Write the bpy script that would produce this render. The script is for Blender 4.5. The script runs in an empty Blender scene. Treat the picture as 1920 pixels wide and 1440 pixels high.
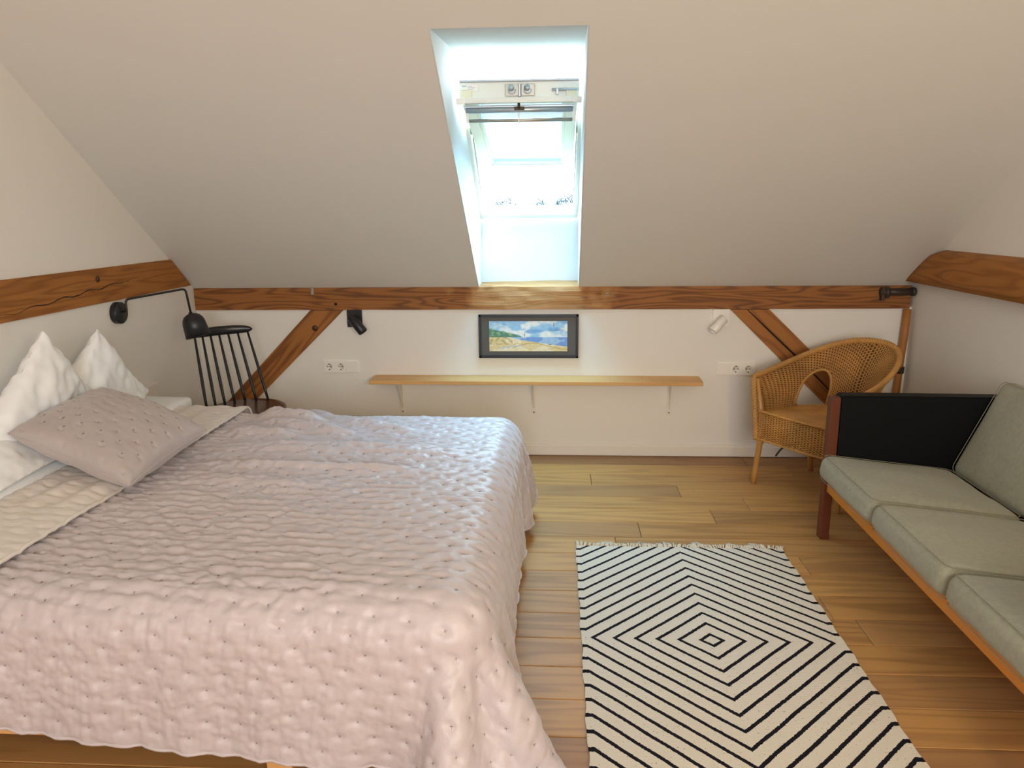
import bpy, bmesh, math, random
import numpy as np
from mathutils import Vector, Matrix, noise as mn

S = bpy.context.scene
COL = S.collection
PI = math.pi
# ------------------------------------------------------------------ camera
F_PX = 1402.0
PIT, YAW, ROL = .2253, .0593, -.0098
CAM = Vector((2.1977, -4.453, 1.4754))
def cam_axes():
    cy, sy = math.cos(YAW), math.sin(YAW)
    fwd = Vector((-sy*math.cos(PIT), cy*math.cos(PIT), -math.sin(PIT)))
    r = Vector((cy, sy, 0)); u = r.cross(fwd)
    return r*math.cos(ROL)+u*math.sin(ROL), -r*math.sin(ROL)+u*math.cos(ROL), fwd
r_, u_, f_ = cam_axes()
cd = bpy.data.cameras.new('camera'); cam = bpy.data.objects.new('camera', cd); COL.objects.link(cam)
cd.sensor_width = 36; cd.lens = F_PX/1920*36; cd.clip_start = .02; cd.clip_end = 400
M = Matrix((r_, u_, -f_)).transposed().to_4x4(); M.translation = CAM; cam.matrix_world = M
S.camera = cam
# ------------------------------------------------------------------ look, world, lights
S.view_settings.view_transform = 'Standard'; S.view_settings.look = 'None'
S.view_settings.gamma = 1; S.view_settings.use_curve_mapping = False
S.view_settings.exposure = 0.52
S.cycles.use_denoising = True
S.cycles.max_bounces = 12; S.cycles.diffuse_bounces = 8; S.cycles.glossy_bounces = 4
S.cycles.transparent_max_bounces = 12; S.cycles.sample_clamp_indirect = 6
S.cycles.caustics_reflective = False; S.cycles.caustics_refractive = False
w = bpy.data.worlds.new('sky'); S.world = w; w.use_nodes = True
nt = w.node_tree; bg = nt.nodes['Background']
tc = nt.nodes.new('ShaderNodeTexCoord'); sx = nt.nodes.new('ShaderNodeSeparateXYZ')
rp = nt.nodes.new('ShaderNodeValToRGB')
nt.links.new(tc.outputs['Generated'], sx.inputs[0]); nt.links.new(sx.outputs[2], rp.inputs[0])
rp.color_ramp.elements[0].position = 0.0; rp.color_ramp.elements[0].color = (.90, .96, 1, 1)
rp.color_ramp.elements[1].position = .8; rp.color_ramp.elements[1].color = (.55, .78, 1, 1)
nt.links.new(rp.outputs[0], bg.inputs[0])
ml = nt.nodes.new('ShaderNodeMath'); ml.operation = 'MULTIPLY_ADD'; ml.use_clamp = False
cp_ = nt.nodes.new('ShaderNodeMath'); cp_.operation = 'MAXIMUM'; nt.links.new(sx.outputs[2], cp_.inputs[0]); cp_.inputs[1].default_value = 0
nt.links.new(cp_.outputs[0], ml.inputs[0]); ml.inputs[1].default_value = 15.0; ml.inputs[2].default_value = 9.0   # horizon 9, zenith 24
nt.links.new(ml.outputs[0], bg.inputs[1])

def light(name, kind, loc, aim, energy, color, **k):
    l = bpy.data.lights.new(name, kind); l.energy = energy; l.color = color
    for a, b in k.items(): setattr(l, a, b)
    o = bpy.data.objects.new(name, l); COL.objects.link(o); o.location = loc
    o.rotation_euler = (Vector(aim)-Vector(loc)).to_track_quat('-Z', 'Y').to_euler()
    return o
# sun through the skylight, coming from the right and high; only reaches the reveal
light('sun', 'SUN', (20, 3, 18), (20-.80, 3+.02, 18-.60), 14.0, (1, .93, .82), angle=.02)
# daylight portal of the skylight (sampling aid for the sky)
p = light('skylight_portal', 'AREA', (2.03, -.36, 1.93), (2.03, -.95, 1.13), 1, (1, 1, 1), shape='RECTANGLE', size=.62, size_y=1.3)
p.data.cycles.is_portal = True
# area lights added behind the camera, standing in for unseen daylight and warm light
light('rear_daylight_fill', 'AREA', (2.5, -6.7, 1.55), (2.2, -2.0, 1.0), 60, (.97, .975, 1), shape='RECTANGLE', size=1.5, size_y=1.4)
light('warm_rear_fill', 'AREA', (3.5, -5.3, 1.75), (2.2, -2.6, .7), 22, (1, .74, .42), shape='DISK', size=.5)

# ------------------------------------------------------------------ materials
def mat(name):
    m = bpy.data.materials.new(name); m.use_nodes = True
    return m, m.node_tree.nodes, m.node_tree.links, m.node_tree.nodes['Principled BSDF']
def N(ns, t, **k):
    n = ns.new(t)
    for a, b in k.items(): setattr(n, a, b)
    return n
def L4(c): return (c[0], c[1], c[2], 1)
def math_n(ns, ln, op, a, b=None, c=None):
    n = N(ns, 'ShaderNodeMath', operation=op)
    for i, v in enumerate((a, b, c)):
        if v is None: continue
        if isinstance(v, (int, float)): n.inputs[i].default_value = v
        else: ln.new(v, n.inputs[i])
    return n.outputs[0]
def mix_c(ns, ln, fac, a, b, mode='MIX'):
    n = N(ns, 'ShaderNodeMix', data_type='RGBA', blend_type=mode)
    if isinstance(fac, (int, float)): n.inputs[0].default_value = fac
    else: ln.new(fac, n.inputs[0])
    for i, v in ((6, a), (7, b)):
        if isinstance(v, tuple): n.inputs[i].default_value = L4(v)
        else: ln.new(v, n.inputs[i])
    return n.outputs[2]
def bump(ns, ln, h, bsdf, strength=.3, dist=.01):
    b = N(ns, 'ShaderNodeBump'); b.inputs['Strength'].default_value = strength; b.inputs['Distance'].default_value = dist
    ln.new(h, b.inputs['Height']); ln.new(b.outputs[0], bsdf.inputs['Normal'])
def plain(name, col, rough=.6, metal=0, spec=.5, nscale=0, nstr=.1, var=0, ndist=.002):
    m, ns, ln, b = mat(name)
    b.inputs['Base Color'].default_value = L4(col); b.inputs['Roughness'].default_value = rough
    b.inputs['Metallic'].default_value = metal; b.inputs['Specular IOR Level'].default_value = spec
    if nscale:
        g = N(ns, 'ShaderNodeNewGeometry'); n = N(ns, 'ShaderNodeTexNoise'); n.inputs['Scale'].default_value = nscale
        n.inputs['Detail'].default_value = 4; ln.new(g.outputs['Position'], n.inputs[0])
        bump(ns, ln, n.outputs[0], b, nstr, ndist)
        if var:
            n2 = N(ns, 'ShaderNodeTexNoise'); n2.inputs['Scale'].default_value = nscale*.13; ln.new(g.outputs['Position'], n2.inputs[0])
            ln.new(mix_c(ns, ln, n2.outputs[0], tuple(c*(1-var) for c in col), tuple(min(1, c*(1+var)) for c in col)), b.inputs['Base Color'])
    return m
def wood(name, light_c, dark_c, rot=(0, 0, 0), rings=30, stretch=.12, rough=.5, perobj=False, contrast=.5, knots=0, knot_c=(.08, .04, .02),
         var=.25, fibre=.25, bumpd=.002, scale=1.0, tint=None):
    """procedural timber: grain runs along X of the rotated world position"""
    m, ns, ln, b = mat(name)
    g = N(ns, 'ShaderNodeNewGeometry')
    vr = N(ns, 'ShaderNodeVectorRotate', rotation_type='EULER_XYZ'); ln.new(g.outputs['Position'], vr.inputs[0])
    vr.inputs['Rotation'].default_value = rot
    pos = vr.outputs[0]; rnd = None
    if perobj:
        oi = N(ns, 'ShaderNodeObjectInfo'); rnd = oi.outputs['Random']
        cmb = N(ns, 'ShaderNodeCombineXYZ'); s = math_n(ns, ln, 'MULTIPLY', rnd, 37.0); ln.new(s, cmb.inputs[0]); ln.new(s, cmb.inputs[1]); ln.new(s, cmb.inputs[2])
        ad = N(ns, 'ShaderNodeVectorMath', operation='ADD'); ln.new(pos, ad.inputs[0]); ln.new(cmb.outputs[0], ad.inputs[1]); pos = ad.outputs[0]
    mp = N(ns, 'ShaderNodeMapping'); mp.inputs['Scale'].default_value = (stretch*scale, scale, scale); ln.new(pos, mp.inputs[0])
    n1 = N(ns, 'ShaderNodeTexNoise'); n1.inputs['Scale'].default_value = 4.0; n1.inputs['Detail'].default_value = 2; n1.inputs['Roughness'].default_value = .45
    ln.new(mp.outputs[0], n1.inputs[0])
    ring = math_n(ns, ln, 'SINE', math_n(ns, ln, 'MULTIPLY', n1.outputs[0], rings*2.0))
    ring = math_n(ns, ln, 'MULTIPLY_ADD', ring, .5, .5)
    ring = math_n(ns, ln, 'POWER', ring, 2.2)
    mp2 = N(ns, 'ShaderNodeMapping'); mp2.inputs['Scale'].default_value = (6, 130, 130); ln.new(pos, mp2.inputs[0])
    n2 = N(ns, 'ShaderNodeTexNoise'); n2.inputs['Scale'].default_value = 1.0; n2.inputs['Detail'].default_value = 3; ln.new(mp2.outputs[0], n2.inputs[0])
    n3 = N(ns, 'ShaderNodeTexNoise'); n3.inputs['Scale'].default_value = 1.3; n3.inputs['Detail'].default_value = 2; ln.new(mp.outputs[0], n3.inputs[0])
    f = math_n(ns, ln, 'MULTIPLY', ring, contrast)
    f = math_n(ns, ln, 'ADD', f, math_n(ns, ln, 'MULTIPLY', math_n(ns, ln, 'SUBTRACT', n2.outputs[0], .45), fibre*2))
    f = math_n(ns, ln, 'ADD', f, math_n(ns, ln, 'MULTIPLY', math_n(ns, ln, 'SUBTRACT', n3.outputs[0], .5), var*2))
    if rnd is not None:
        f = math_n(ns, ln, 'ADD', f, math_n(ns, ln, 'MULTIPLY', math_n(ns, ln, 'SUBTRACT', math_n(ns, ln, 'FRACT', math_n(ns, ln, 'MULTIPLY', rnd, 7.13)), .35), .45))
    cl = N(ns, 'ShaderNodeClamp'); ln.new(f, cl.inputs[0])
    c = mix_c(ns, ln, cl.outputs[0], light_c, dark_c)
    if tint and rnd is not None:
        tf = math_n(ns, ln, 'POWER', math_n(ns, ln, 'FRACT', math_n(ns, ln, 'MULTIPLY', rnd, 13.7)), 1.6)
        c = mix_c(ns, ln, math_n(ns, ln, 'MULTIPLY', tf, .55), c, tint)
    if knots:
        mk = N(ns, 'ShaderNodeMapping'); mk.inputs['Scale'].default_value = (knots*.45, knots, knots); ln.new(pos, mk.inputs[0])
        dn = N(ns, 'ShaderNodeTexNoise'); dn.inputs['Scale'].default_value = 3; ln.new(mk.outputs[0], dn.inputs[0])
        ad2 = N(ns, 'ShaderNodeMix', data_type='RGBA', blend_type='LINEAR_LIGHT'); ad2.inputs[0].default_value = .12
        ln.new(mk.outputs[0], ad2.inputs[6]); ln.new(dn.outputs[1], ad2.inputs[7])
        v = N(ns, 'ShaderNodeTexVoronoi'); v.inputs['Scale'].default_value = 1; ln.new(ad2.outputs[2], v.inputs[0])
        k1 = math_n(ns, ln, 'LESS_THAN', v.outputs['Distance'], .5)
        mr = N(ns, 'ShaderNodeMapRange'); ln.new(v.outputs['Distance'], mr.inputs[0]); mr.inputs[1].default_value = .03; mr.inputs[2].default_value = .10
        mr.inputs[3].default_value = .85; mr.inputs[4].default_value = 0
        sel = N(ns, 'ShaderNodeSeparateColor'); ln.new(v.outputs['Color'], sel.inputs[0])
        k = math_n(ns, ln, 'MULTIPLY', mr.outputs[0], math_n(ns, ln, 'GREATER_THAN', sel.outputs[0], .55))
        c = mix_c(ns, ln, k, c, knot_c)
    ln.new(c, b.inputs['Base Color']); b.inputs['Roughness'].default_value = rough
    b.inputs['Specular IOR Level'].default_value = .35
    bump(ns, ln, math_n(ns, ln, 'SUBTRACT', 1.0, math_n(ns, ln, 'MULTIPLY', cl.outputs[0], 1.0)), b, .35, bumpd)
    return m
def fabric(name, c1, c2, scale=900, rough=.85, bstr=.4, mott=14, sheen=.2, dist=.0015, spec=.2):
    m, ns, ln, b = mat(name)
    g = N(ns, 'ShaderNodeNewGeometry')
    n = N(ns, 'ShaderNodeTexNoise'); n.inputs['Scale'].default_value = scale; n.inputs['Detail'].default_value = 2; ln.new(g.outputs['Position'], n.inputs[0])
    n2 = N(ns, 'ShaderNodeTexNoise'); n2.inputs['Scale'].default_value = mott; n2.inputs['Detail'].default_value = 4; ln.new(g.outputs['Position'], n2.inputs[0])
    f = math_n(ns, ln, 'ADD', math_n(ns, ln, 'MULTIPLY', n.outputs[0], .6), math_n(ns, ln, 'MULTIPLY', n2.outputs[0], .4))
    mr = N(ns, 'ShaderNodeMapRange'); ln.new(f, mr.inputs[0]); mr.inputs[1].default_value = .35; mr.inputs[2].default_value = .65
    ln.new(mix_c(ns, ln, mr.outputs[0], c1, c2), b.inputs['Base Color'])
    b.inputs['Roughness'].default_value = rough; b.inputs['Sheen Weight'].default_value = sheen; b.inputs['Specular IOR Level'].default_value = spec
    b.inputs['Sheen Roughness'].default_value = .5
    bump(ns, ln, n.outputs[0], b, bstr, dist)
    return m

MT = {}
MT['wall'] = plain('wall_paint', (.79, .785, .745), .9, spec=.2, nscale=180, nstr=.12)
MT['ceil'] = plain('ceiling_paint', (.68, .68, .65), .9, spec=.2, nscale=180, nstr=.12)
MT['reveal'] = plain('reveal_sky_tint', (.72, .78, .80), .8, spec=.2)  # white paint with the skylight's bluish cast put into its colour
MT['white'] = plain('white_lacquer', (.80, .77, .70), .35)
MT['plastic'] = plain('white_plastic', (.86, .85, .80), .3)
MT['winwhite'] = plain('window_white', (.80, .84, .80), .35)
MT['winyellow'] = plain('window_seal_cream', (.80, .78, .60), .4)
MT['alu'] = plain('brushed_aluminium', (.45, .52, .58), .35, metal=.7)
MT['steel'] = plain('steel', (.45, .44, .40), .35, metal=.8)
MT['darksteel'] = plain('dark_iron', (.06, .045, .035), .5, metal=.4, nscale=90, nstr=.5)
MT['blacklamp'] = plain('black_lacquer', (.012, .014, .018), .38)
MT['blackchair'] = plain('black_chair_paint', (.012, .014, .017), .3)
MT['inner'] = plain('lamp_inner_white', (.8, .8, .78), .5)
MT['dark'] = plain('dark_hole', (.012, .008, .006), .9)
MT['leather'] = plain('black_leather', (.004, .005, .006), .5, spec=.15, nscale=260, nstr=.1, ndist=.0005)
MT['beam'] = wood('beam_wood', (.31, .122, .030), (.085, .026, .008), rings=44, scale=2.4, stretch=.09, contrast=.62, knots=4.0, knot_c=(.10, .03, .01), var=.3, rough=.6, bumpd=.003)
MT['beam_y'] = wood('side_beam_wood', (.38, .155, .034), (.17, .058, .012), rot=(0, 0, PI/2), rings=34, scale=2.2, stretch=.09, contrast=.5, knots=4.2, knot_c=(.16, .05, .015), var=.25, rough=.6)
MT['brace_l'] = wood('brace_wood_left', (.36, .145, .034), (.14, .045, .012), rot=(0, PI/4, 0), rings=30, scale=1.8, stretch=.10, contrast=.7, knots=4.0, knot_c=(.16, .05, .02), rough=.6)
MT['brace_r'] = wood('brace_wood_right', (.36, .145, .034), (.14, .045, .012), rot=(0, -PI/4, 0), rings=28, scale=1.8, stretch=.10, contrast=.5, knots=4.0, knot_c=(.16, .05, .02), rough=.6)
MT['post'] = wood('post_wood', (.42, .18, .05), (.20, .075, .02), rot=(0, PI/2, 0), rings=12, stretch=.15, contrast=.5, rough=.5)
MT['shelf'] = wood('shelf_oak', (.72, .43, .17), (.52, .27, .09), rings=14, stretch=.06, contrast=.5, rough=.45, var=.2, bumpd=.0006)
MT['floor'] = wood('floor_oak', (.53, .285, .090), (.31, .150, .046), rings=24, stretch=.075, contrast=.55, rough=.5, perobj=True, knots=2.3, knot_c=(.05, .035, .03), var=.16, fibre=.22, bumpd=.0006, scale=1.8, tint=(.22, .12, .07))
MT['pine'] = wood('pine', (.74, .42, .17), (.58, .30, .10), rings=10, stretch=.08, contrast=.45, rough=.5)
MT['teak'] = wood('sofa_teak', (.135, .032, .009), (.085, .019, .005), rot=(0, PI/2, 0), rings=8, stretch=.1, contrast=.5, rough=.5, bumpd=.0004)
MT['teak_rail'] = wood('sofa_rail_teak', (.66, .25, .03), (.45, .15, .018), rot=(0, 0, PI/2), rings=9, stretch=.1, contrast=.55, rough=.3, bumpd=.0004)
MT['seatwood'] = wood('dark_seat_wood', (.10, .038, .016), (.05, .02, .01), rings=10, rough=.22, contrast=.5, bumpd=.0003)
MT['wicker'] = plain('wicker', (.52, .27, .075), .45, nscale=60, nstr=.1, var=.45)
MT['cane'] = plain('cane_pole', (.48, .25, .07), .35, nscale=40, nstr=.1, var=.3)
MT['sage'] = fabric('sage_upholstery', (.285, .295, .225), (.385, .395, .31), scale=600, bstr=.7, mott=60)
MT['piping'] = fabric('sage_piping', (.22, .215, .16), (.30, .29, .22), scale=700)
MT['quilt'] = fabric('quilt_cotton', (.50, .45, .47), (.56, .51, .53), scale=500, rough=.42, bstr=.15, mott=9, sheen=.25, spec=.5)
MT['fold'] = fabric('quilt_reverse', (.70, .66, .62), (.76, .72, .68), scale=500, rough=.6, bstr=.15, mott=9, sheen=.2, spec=.3)
MT['throw'] = fabric('cushion_cotton', (.43, .385, .38), (.49, .44, .435), scale=500, rough=.5, bstr=.15, mott=9, sheen=.25, spec=.4)
MT['linen'] = fabric('white_linen', (.82, .86, .89), (.88, .91, .94), scale=400, rough=.8, bstr=.1, mott=6, sheen=.1)
MT['thread'] = plain('grey_thread', (.22, .18, .17), .8)
MT['cream'] = plain('rug_fringe', (.72, .66, .54), .9)
MT['mount'] = plain('picture_mount', (.085, .085, .078), .5)
MT['frame'] = plain('picture_frame_black', (.012, .014, .02), .4)
MT['roof'] = plain('roof_outside', (.35, .14, .09), .8)
MT['grass'] = plain('lawn', (.10, .17, .13), .95, nscale=2, nstr=.5, var=.4)
MT['leaf'] = plain('tree_leaf', (.010, .028, .035), .7, nscale=3, nstr=.1, var=.5)
MT['bark'] = plain('bark', (.14, .10, .07), .9, nscale=20, nstr=.5)
# glass (architectural: clear with a faint cool tint and a mirror reflection)
m, ns, ln, b = mat('window_glass'); ns.remove(b)
tr = N(ns, 'ShaderNodeBsdfTransparent'); tr.inputs[0].default_value = (.72, .90, .95, 1)
gl = N(ns, 'ShaderNodeBsdfGlossy'); gl.inputs['Roughness'].default_value = .03
fr = N(ns, 'ShaderNodeFresnel'); fr.inputs[0].default_value = 1.5
mx = N(ns, 'ShaderNodeMixShader'); ln.new(fr.outputs[0], mx.inputs[0]); ln.new(tr.outputs[0], mx.inputs[1]); ln.new(gl.outputs[0], mx.inputs[2])
ln.new(mx.outputs[0], ns['Material Output'].inputs[0]); MT['glass'] = m
# worn rough timber under the skylight, paler partly to paint in its daylight
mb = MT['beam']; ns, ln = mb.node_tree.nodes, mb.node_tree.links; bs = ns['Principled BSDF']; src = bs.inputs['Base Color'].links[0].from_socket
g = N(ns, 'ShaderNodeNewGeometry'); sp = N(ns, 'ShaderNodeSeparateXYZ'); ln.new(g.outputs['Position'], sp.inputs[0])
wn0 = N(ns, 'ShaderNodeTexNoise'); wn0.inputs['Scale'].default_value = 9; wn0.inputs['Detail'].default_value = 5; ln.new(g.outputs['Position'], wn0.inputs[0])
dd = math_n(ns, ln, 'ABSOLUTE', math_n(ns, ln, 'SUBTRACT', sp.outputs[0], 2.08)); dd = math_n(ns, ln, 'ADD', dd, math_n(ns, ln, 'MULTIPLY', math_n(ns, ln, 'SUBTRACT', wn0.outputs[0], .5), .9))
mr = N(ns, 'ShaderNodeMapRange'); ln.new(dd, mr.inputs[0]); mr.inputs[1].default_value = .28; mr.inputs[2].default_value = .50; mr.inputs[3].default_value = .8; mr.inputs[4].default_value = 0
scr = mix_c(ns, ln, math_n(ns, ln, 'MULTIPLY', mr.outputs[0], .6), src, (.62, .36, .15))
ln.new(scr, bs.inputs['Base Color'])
# vertex coloured print for the watercolour
m, ns, ln, b = mat('watercolour_print'); at = N(ns, 'ShaderNodeAttribute', attribute_name='paint'); ln.new(at.outputs[0], b.inputs['Base Color'])
b.inputs['Roughness'].default_value = .5; MT['paint'] = m
# rug
m, ns, ln, b = mat('rug_weave')
tcx = N(ns, 'ShaderNodeTexCoord'); sp = N(ns, 'ShaderNodeSeparateXYZ'); ln.new(tcx.outputs['Object'], sp.inputs[0])
wn = N(ns, 'ShaderNodeTexNoise'); wn.inputs['Scale'].default_value = 130; wn.inputs['Detail'].default_value = 1; ln.new(tcx.outputs['Object'], wn.inputs[0])
wn2 = N(ns, 'ShaderNodeTexNoise'); wn2.inputs['Scale'].default_value = 7; ln.new(tcx.outputs['Object'], wn2.inputs[0])
ax = math_n(ns, ln, 'MINIMUM', math_n(ns, ln, 'ABSOLUTE', sp.outputs[0]), .437); ay = math_n(ns, ln, 'ABSOLUTE', sp.outputs[1])
d = math_n(ns, ln, 'ADD', math_n(ns, ln, 'DIVIDE', ax, .0758), math_n(ns, ln, 'DIVIDE', ay, .0733))
d = math_n(ns, ln, 'ADD', d, math_n(ns, ln, 'MULTIPLY', math_n(ns, ln, 'SUBTRACT', wn.outputs[0], .5), .10))
d = math_n(ns, ln, 'ADD', d, math_n(ns, ln, 'MULTIPLY', math_n(ns, ln, 'SUBTRACT', wn2.outputs[0], .5), .10))
fr = math_n(ns, ln, 'ABSOLUTE', math_n(ns, ln, 'SUBTRACT', math_n(ns, ln, 'FRACT', d), .5))
line = math_n(ns, ln, 'LESS_THAN', fr, .118)
fn = N(ns, 'ShaderNodeTexNoise'); fn.inputs['Scale'].default_value = 420; fn.inputs['Detail'].default_value = 3; ln.new(tcx.outputs['Object'], fn.inputs[0])
sn = N(ns, 'ShaderNodeTexNoise'); sn.inputs['Scale'].default_value = 170; sn.inputs['Detail'].default_value = 0; ln.new(tcx.outputs['Object'], sn.inputs[0])
spk = math_n(ns, ln, 'GREATER_THAN', sn.outputs[0], .80)
cr = mix_c(ns, ln, fn.outputs[0], (.60, .53, .42), (.86, .80, .68))
cr = mix_c(ns, ln, math_n(ns, ln, 'MULTIPLY', spk, .7), cr, (.2, .15, .1))
ln.new(mix_c(ns, ln, line, cr, (.012, .011, .016)), b.inputs['Base Color'])
b.inputs['Roughness'].default_value = .95; b.inputs['Specular IOR Level'].default_value = .1
wv = N(ns, 'ShaderNodeTexWave', bands_direction='Y'); wv.inputs['Scale'].default_value = 90; ln.new(tcx.outputs['Object'], wv.inputs[0])
bump(ns, ln, math_n(ns, ln, 'ADD', wv.outputs['Fac'], fn.outputs[0]), b, .6, .002)
MT['rug'] = m

# ------------------------------------------------------------------ mesh helpers
class MB:
    def __init__(s): s.v = []; s.f = []; s.sm = []
    def add(s, vs, fs, smooth=False):
        o = len(s.v); s.v += [tuple(v) for v in vs]; s.f += [tuple(i+o for i in f) for f in fs]; s.sm += [smooth]*len(fs)
        return s
    def hexa(s, c, bev=0.0):
        """8 corners: bottom 4 (ccw) then top 4"""
        if bev:
            bm = bmesh.new(); vs = [bm.verts.new(x) for x in c]
            for f in ((3, 2, 1, 0), (4, 5, 6, 7), (0, 1, 5, 4), (1, 2, 6, 5), (2, 3, 7, 6), (3, 0, 4, 7)): bm.faces.new([vs[i] for i in f])
            bmesh.ops.bevel(bm, geom=bm.edges[:], offset=bev, segments=2, profile=.6, affect='EDGES', clamp_overlap=True)
            bm.verts.index_update()
            s.add([v.co[:] for v in bm.verts], [[v.index for v in f.verts] for f in bm.faces]); bm.free()
        else:
            s.add(c, [(3, 2, 1, 0), (4, 5, 6, 7), (0, 1, 5, 4), (1, 2, 6, 5), (2, 3, 7, 6), (3, 0, 4, 7)])
        return s
    def box(s, x0, x1, y0, y1, z0, z1, bev=0.0):
        return s.hexa([(x0, y0, z0), (x1, y0, z0), (x1, y1, z0), (x0, y1, z0), (x0, y0, z1), (x1, y0, z1), (x1, y1, z1), (x0, y1, z1)], bev)
    def obox(s, c, ax, h, bev=0.0):
        c = Vector(c); a, b_, d_ = [Vector(v).normalized()*k for v, k in zip(ax, h)]
        return s.hexa([c+sx_*a+sy_*b_+sz*d_ for sz in (-1, 1) for sx_, sy_ in ((-1, -1), (1, -1), (1, 1), (-1, 1))], bev)
    def prism(s, poly, axis, lo, hi, bev=0.0):
        """poly: 2-D points in the other two axes; axis 0/1/2"""
        def P3(p, h):
            q = list(p); q.insert(axis, h); return tuple(q)
        n = len(poly); vs = [P3(p_, lo) for p_ in poly]+[P3(p_, hi) for p_ in poly]
        fs = [tuple(range(n-1, -1, -1)), tuple(range(n, 2*n))]+[(i, (i+1) % n, n+(i+1) % n, n+i) for i in range(n)]
        bm = bmesh.new(); bv = [bm.verts.new(x) for x in vs]
        for f in fs: bm.faces.new([bv[i] for i in f])
        bmesh.ops.recalc_face_normals(bm, faces=bm.faces)
        if bev: bmesh.ops.bevel(bm, geom=bm.edges[:], offset=bev, segments=2, affect='EDGES', clamp_overlap=True)
        bm.verts.index_update()
        s.add([v.co[:] for v in bm.verts], [[v.index for v in f.verts] for f in bm.faces]); bm.free()
        return s
    def tube(s, pts, r, n=8, caps=True, closed=False, smooth=True):
        pts = [Vector(p_) for p_ in pts]; m_ = len(pts); rr = r if hasattr(r, '__len__') else [r]*m_
        up = Vector((0, 0, 1)); vs = []; fs = []; prev = None
        for i, p_ in enumerate(pts):
            if closed: t = pts[(i+1) % m_]-pts[i-1]
            else: t = pts[min(i+1, m_-1)]-pts[max(i-1, 0)]
            t = t.normalized() if t.length > 1e-9 else Vector((0, 0, 1))
            if prev is None: x = t.cross(up if abs(t.z) < .9 else Vector((1, 0, 0))).normalized()
            else: x = (prev-t*prev.dot(t)).normalized()
            prev = x; y = t.cross(x)
            for k in range(n):
                a = 2*PI*k/n; vs.append(p_+(x*math.cos(a)+y*math.sin(a))*rr[i])
        for i in range(m_ if closed else m_-1):
            j = (i+1) % m_
            for k in range(n): fs.append((i*n+k, i*n+(k+1) % n, j*n+(k+1) % n, j*n+k))
        if caps and not closed: fs += [tuple(range(n-1, -1, -1)), tuple(range((m_-1)*n, m_*n))]
        return s.add(vs, fs, smooth)
    def lathe(s, prof, c, axis=(0, 0, 1), n=24, smooth=True):
        """prof: list of (radius, height along axis)"""
        a = Vector(axis).normalized(); x = a.cross(Vector((0, 0, 1)) if abs(a.z) < .9 else Vector((1, 0, 0))).normalized(); y = a.cross(x); c = Vector(c)
        vs = []; fs = []
        for r, h in prof:
            for k in range(n):
                t = 2*PI*k/n; vs.append(c+a*h+(x*math.cos(t)+y*math.sin(t))*r)
        for i in range(len(prof)-1):
            for k in range(n): fs.append((i*n+k, i*n+(k+1) % n, (i+1)*n+(k+1) % n, (i+1)*n+k))
        if prof[0][0] > 1e-6: fs.append(tuple(range(n-1, -1, -1)))
        if prof[-1][0] > 1e-6: fs.append(tuple(range((len(prof)-1)*n, len(prof)*n)))
        return s.add(vs, fs, smooth)
    def grid(s, G, smooth=True, flip=False):
        n, m_ = G.shape[:2]; o = []
        for i in range(n-1):
            for j in range(m_-1):
                q = (i*m_+j, i*m_+j+1, (i+1)*m_+j+1, (i+1)*m_+j); o.append(q[::-1] if flip else q)
        return s.add(G.reshape(-1, 3).tolist(), o, smooth)
    def build(s, name, material, parent=None, loc=None):
        """vertices are in world space; the object's origin sits at loc (or at the parent's origin)"""
        org = Vector((0, 0, 0)); root = parent
        while root is not None: org = root.location.copy() if root.parent is None else org; root = root.parent
        if parent is None and loc is not None: org = Vector(loc)
        me = bpy.data.meshes.new(name)
        me.from_pydata([(v[0]-org.x, v[1]-org.y, v[2]-org.z) for v in s.v], [], s.f)
        me.polygons.foreach_set('use_smooth', s.sm)
        if material: me.materials.append(MT[material] if isinstance(material, str) else material)
        me.update()
        o = bpy.data.objects.new(name, me); COL.objects.link(o)
        if parent is not None: o.parent = parent
        elif loc is not None: o.location = org
        return o
def tag(o, label=None, cat=None, group=None, kind=None):
    if label: o['label'] = label
    if cat: o['category'] = cat
    if group: o['group'] = group
    if kind: o['kind'] = kind
    return o
def thing(name, label, cat, loc, group=None):
    o = bpy.data.objects.new(name, None); COL.objects.link(o); o.location = loc; o.empty_display_size = .1
    return tag(o, label, cat, group)
def struct(o): o['kind'] = 'structure'; return o
def arc(c, r, a0, a1, n, u, v):
    c, u, v = Vector(c), Vector(u), Vector(v)
    return [c+u*r*math.cos(a0+(a1-a0)*i/n)+v*r*math.sin(a0+(a1-a0)*i/n) for i in range(n+1)]
def fillet(pts, r, n=5):
    pts = [Vector(p_) for p_ in pts]; out = [pts[0]]
    for i in range(1, len(pts)-1):
        a, b_, c = pts[i-1], pts[i], pts[i+1]; u = (a-b_).normalized(); v = (c-b_).normalized(); q = min(r, (a-b_).length*.45, (c-b_).length*.45)
        for k in range(n+1):
            t = k/n; out.append((b_+u*q)*(1-t)**2+b_*2*t*(1-t)+(b_+v*q)*t*t)
    out.append(pts[-1]); return out
def fbm(X, Y, seed=0, octs=3, f=1.0):
    """cheap smooth numpy noise"""
    rs = np.random.RandomState(seed); out = np.zeros_like(X); amp = 1.0
    for o in range(octs):
        for k in range(5):
            a = rs.uniform(0, 2*np.pi); ph = rs.uniform(0, 6.28, 2); fr_ = f*2**o*rs.uniform(.7, 1.4)
            out += amp*.3*np.sin((X*np.cos(a)+Y*np.sin(a))*fr_*6.28+ph[0]+1.3*np.sin((X*np.sin(a)-Y*np.cos(a))*fr_*3.7+ph[1]))
        amp *= .5
    return out

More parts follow.
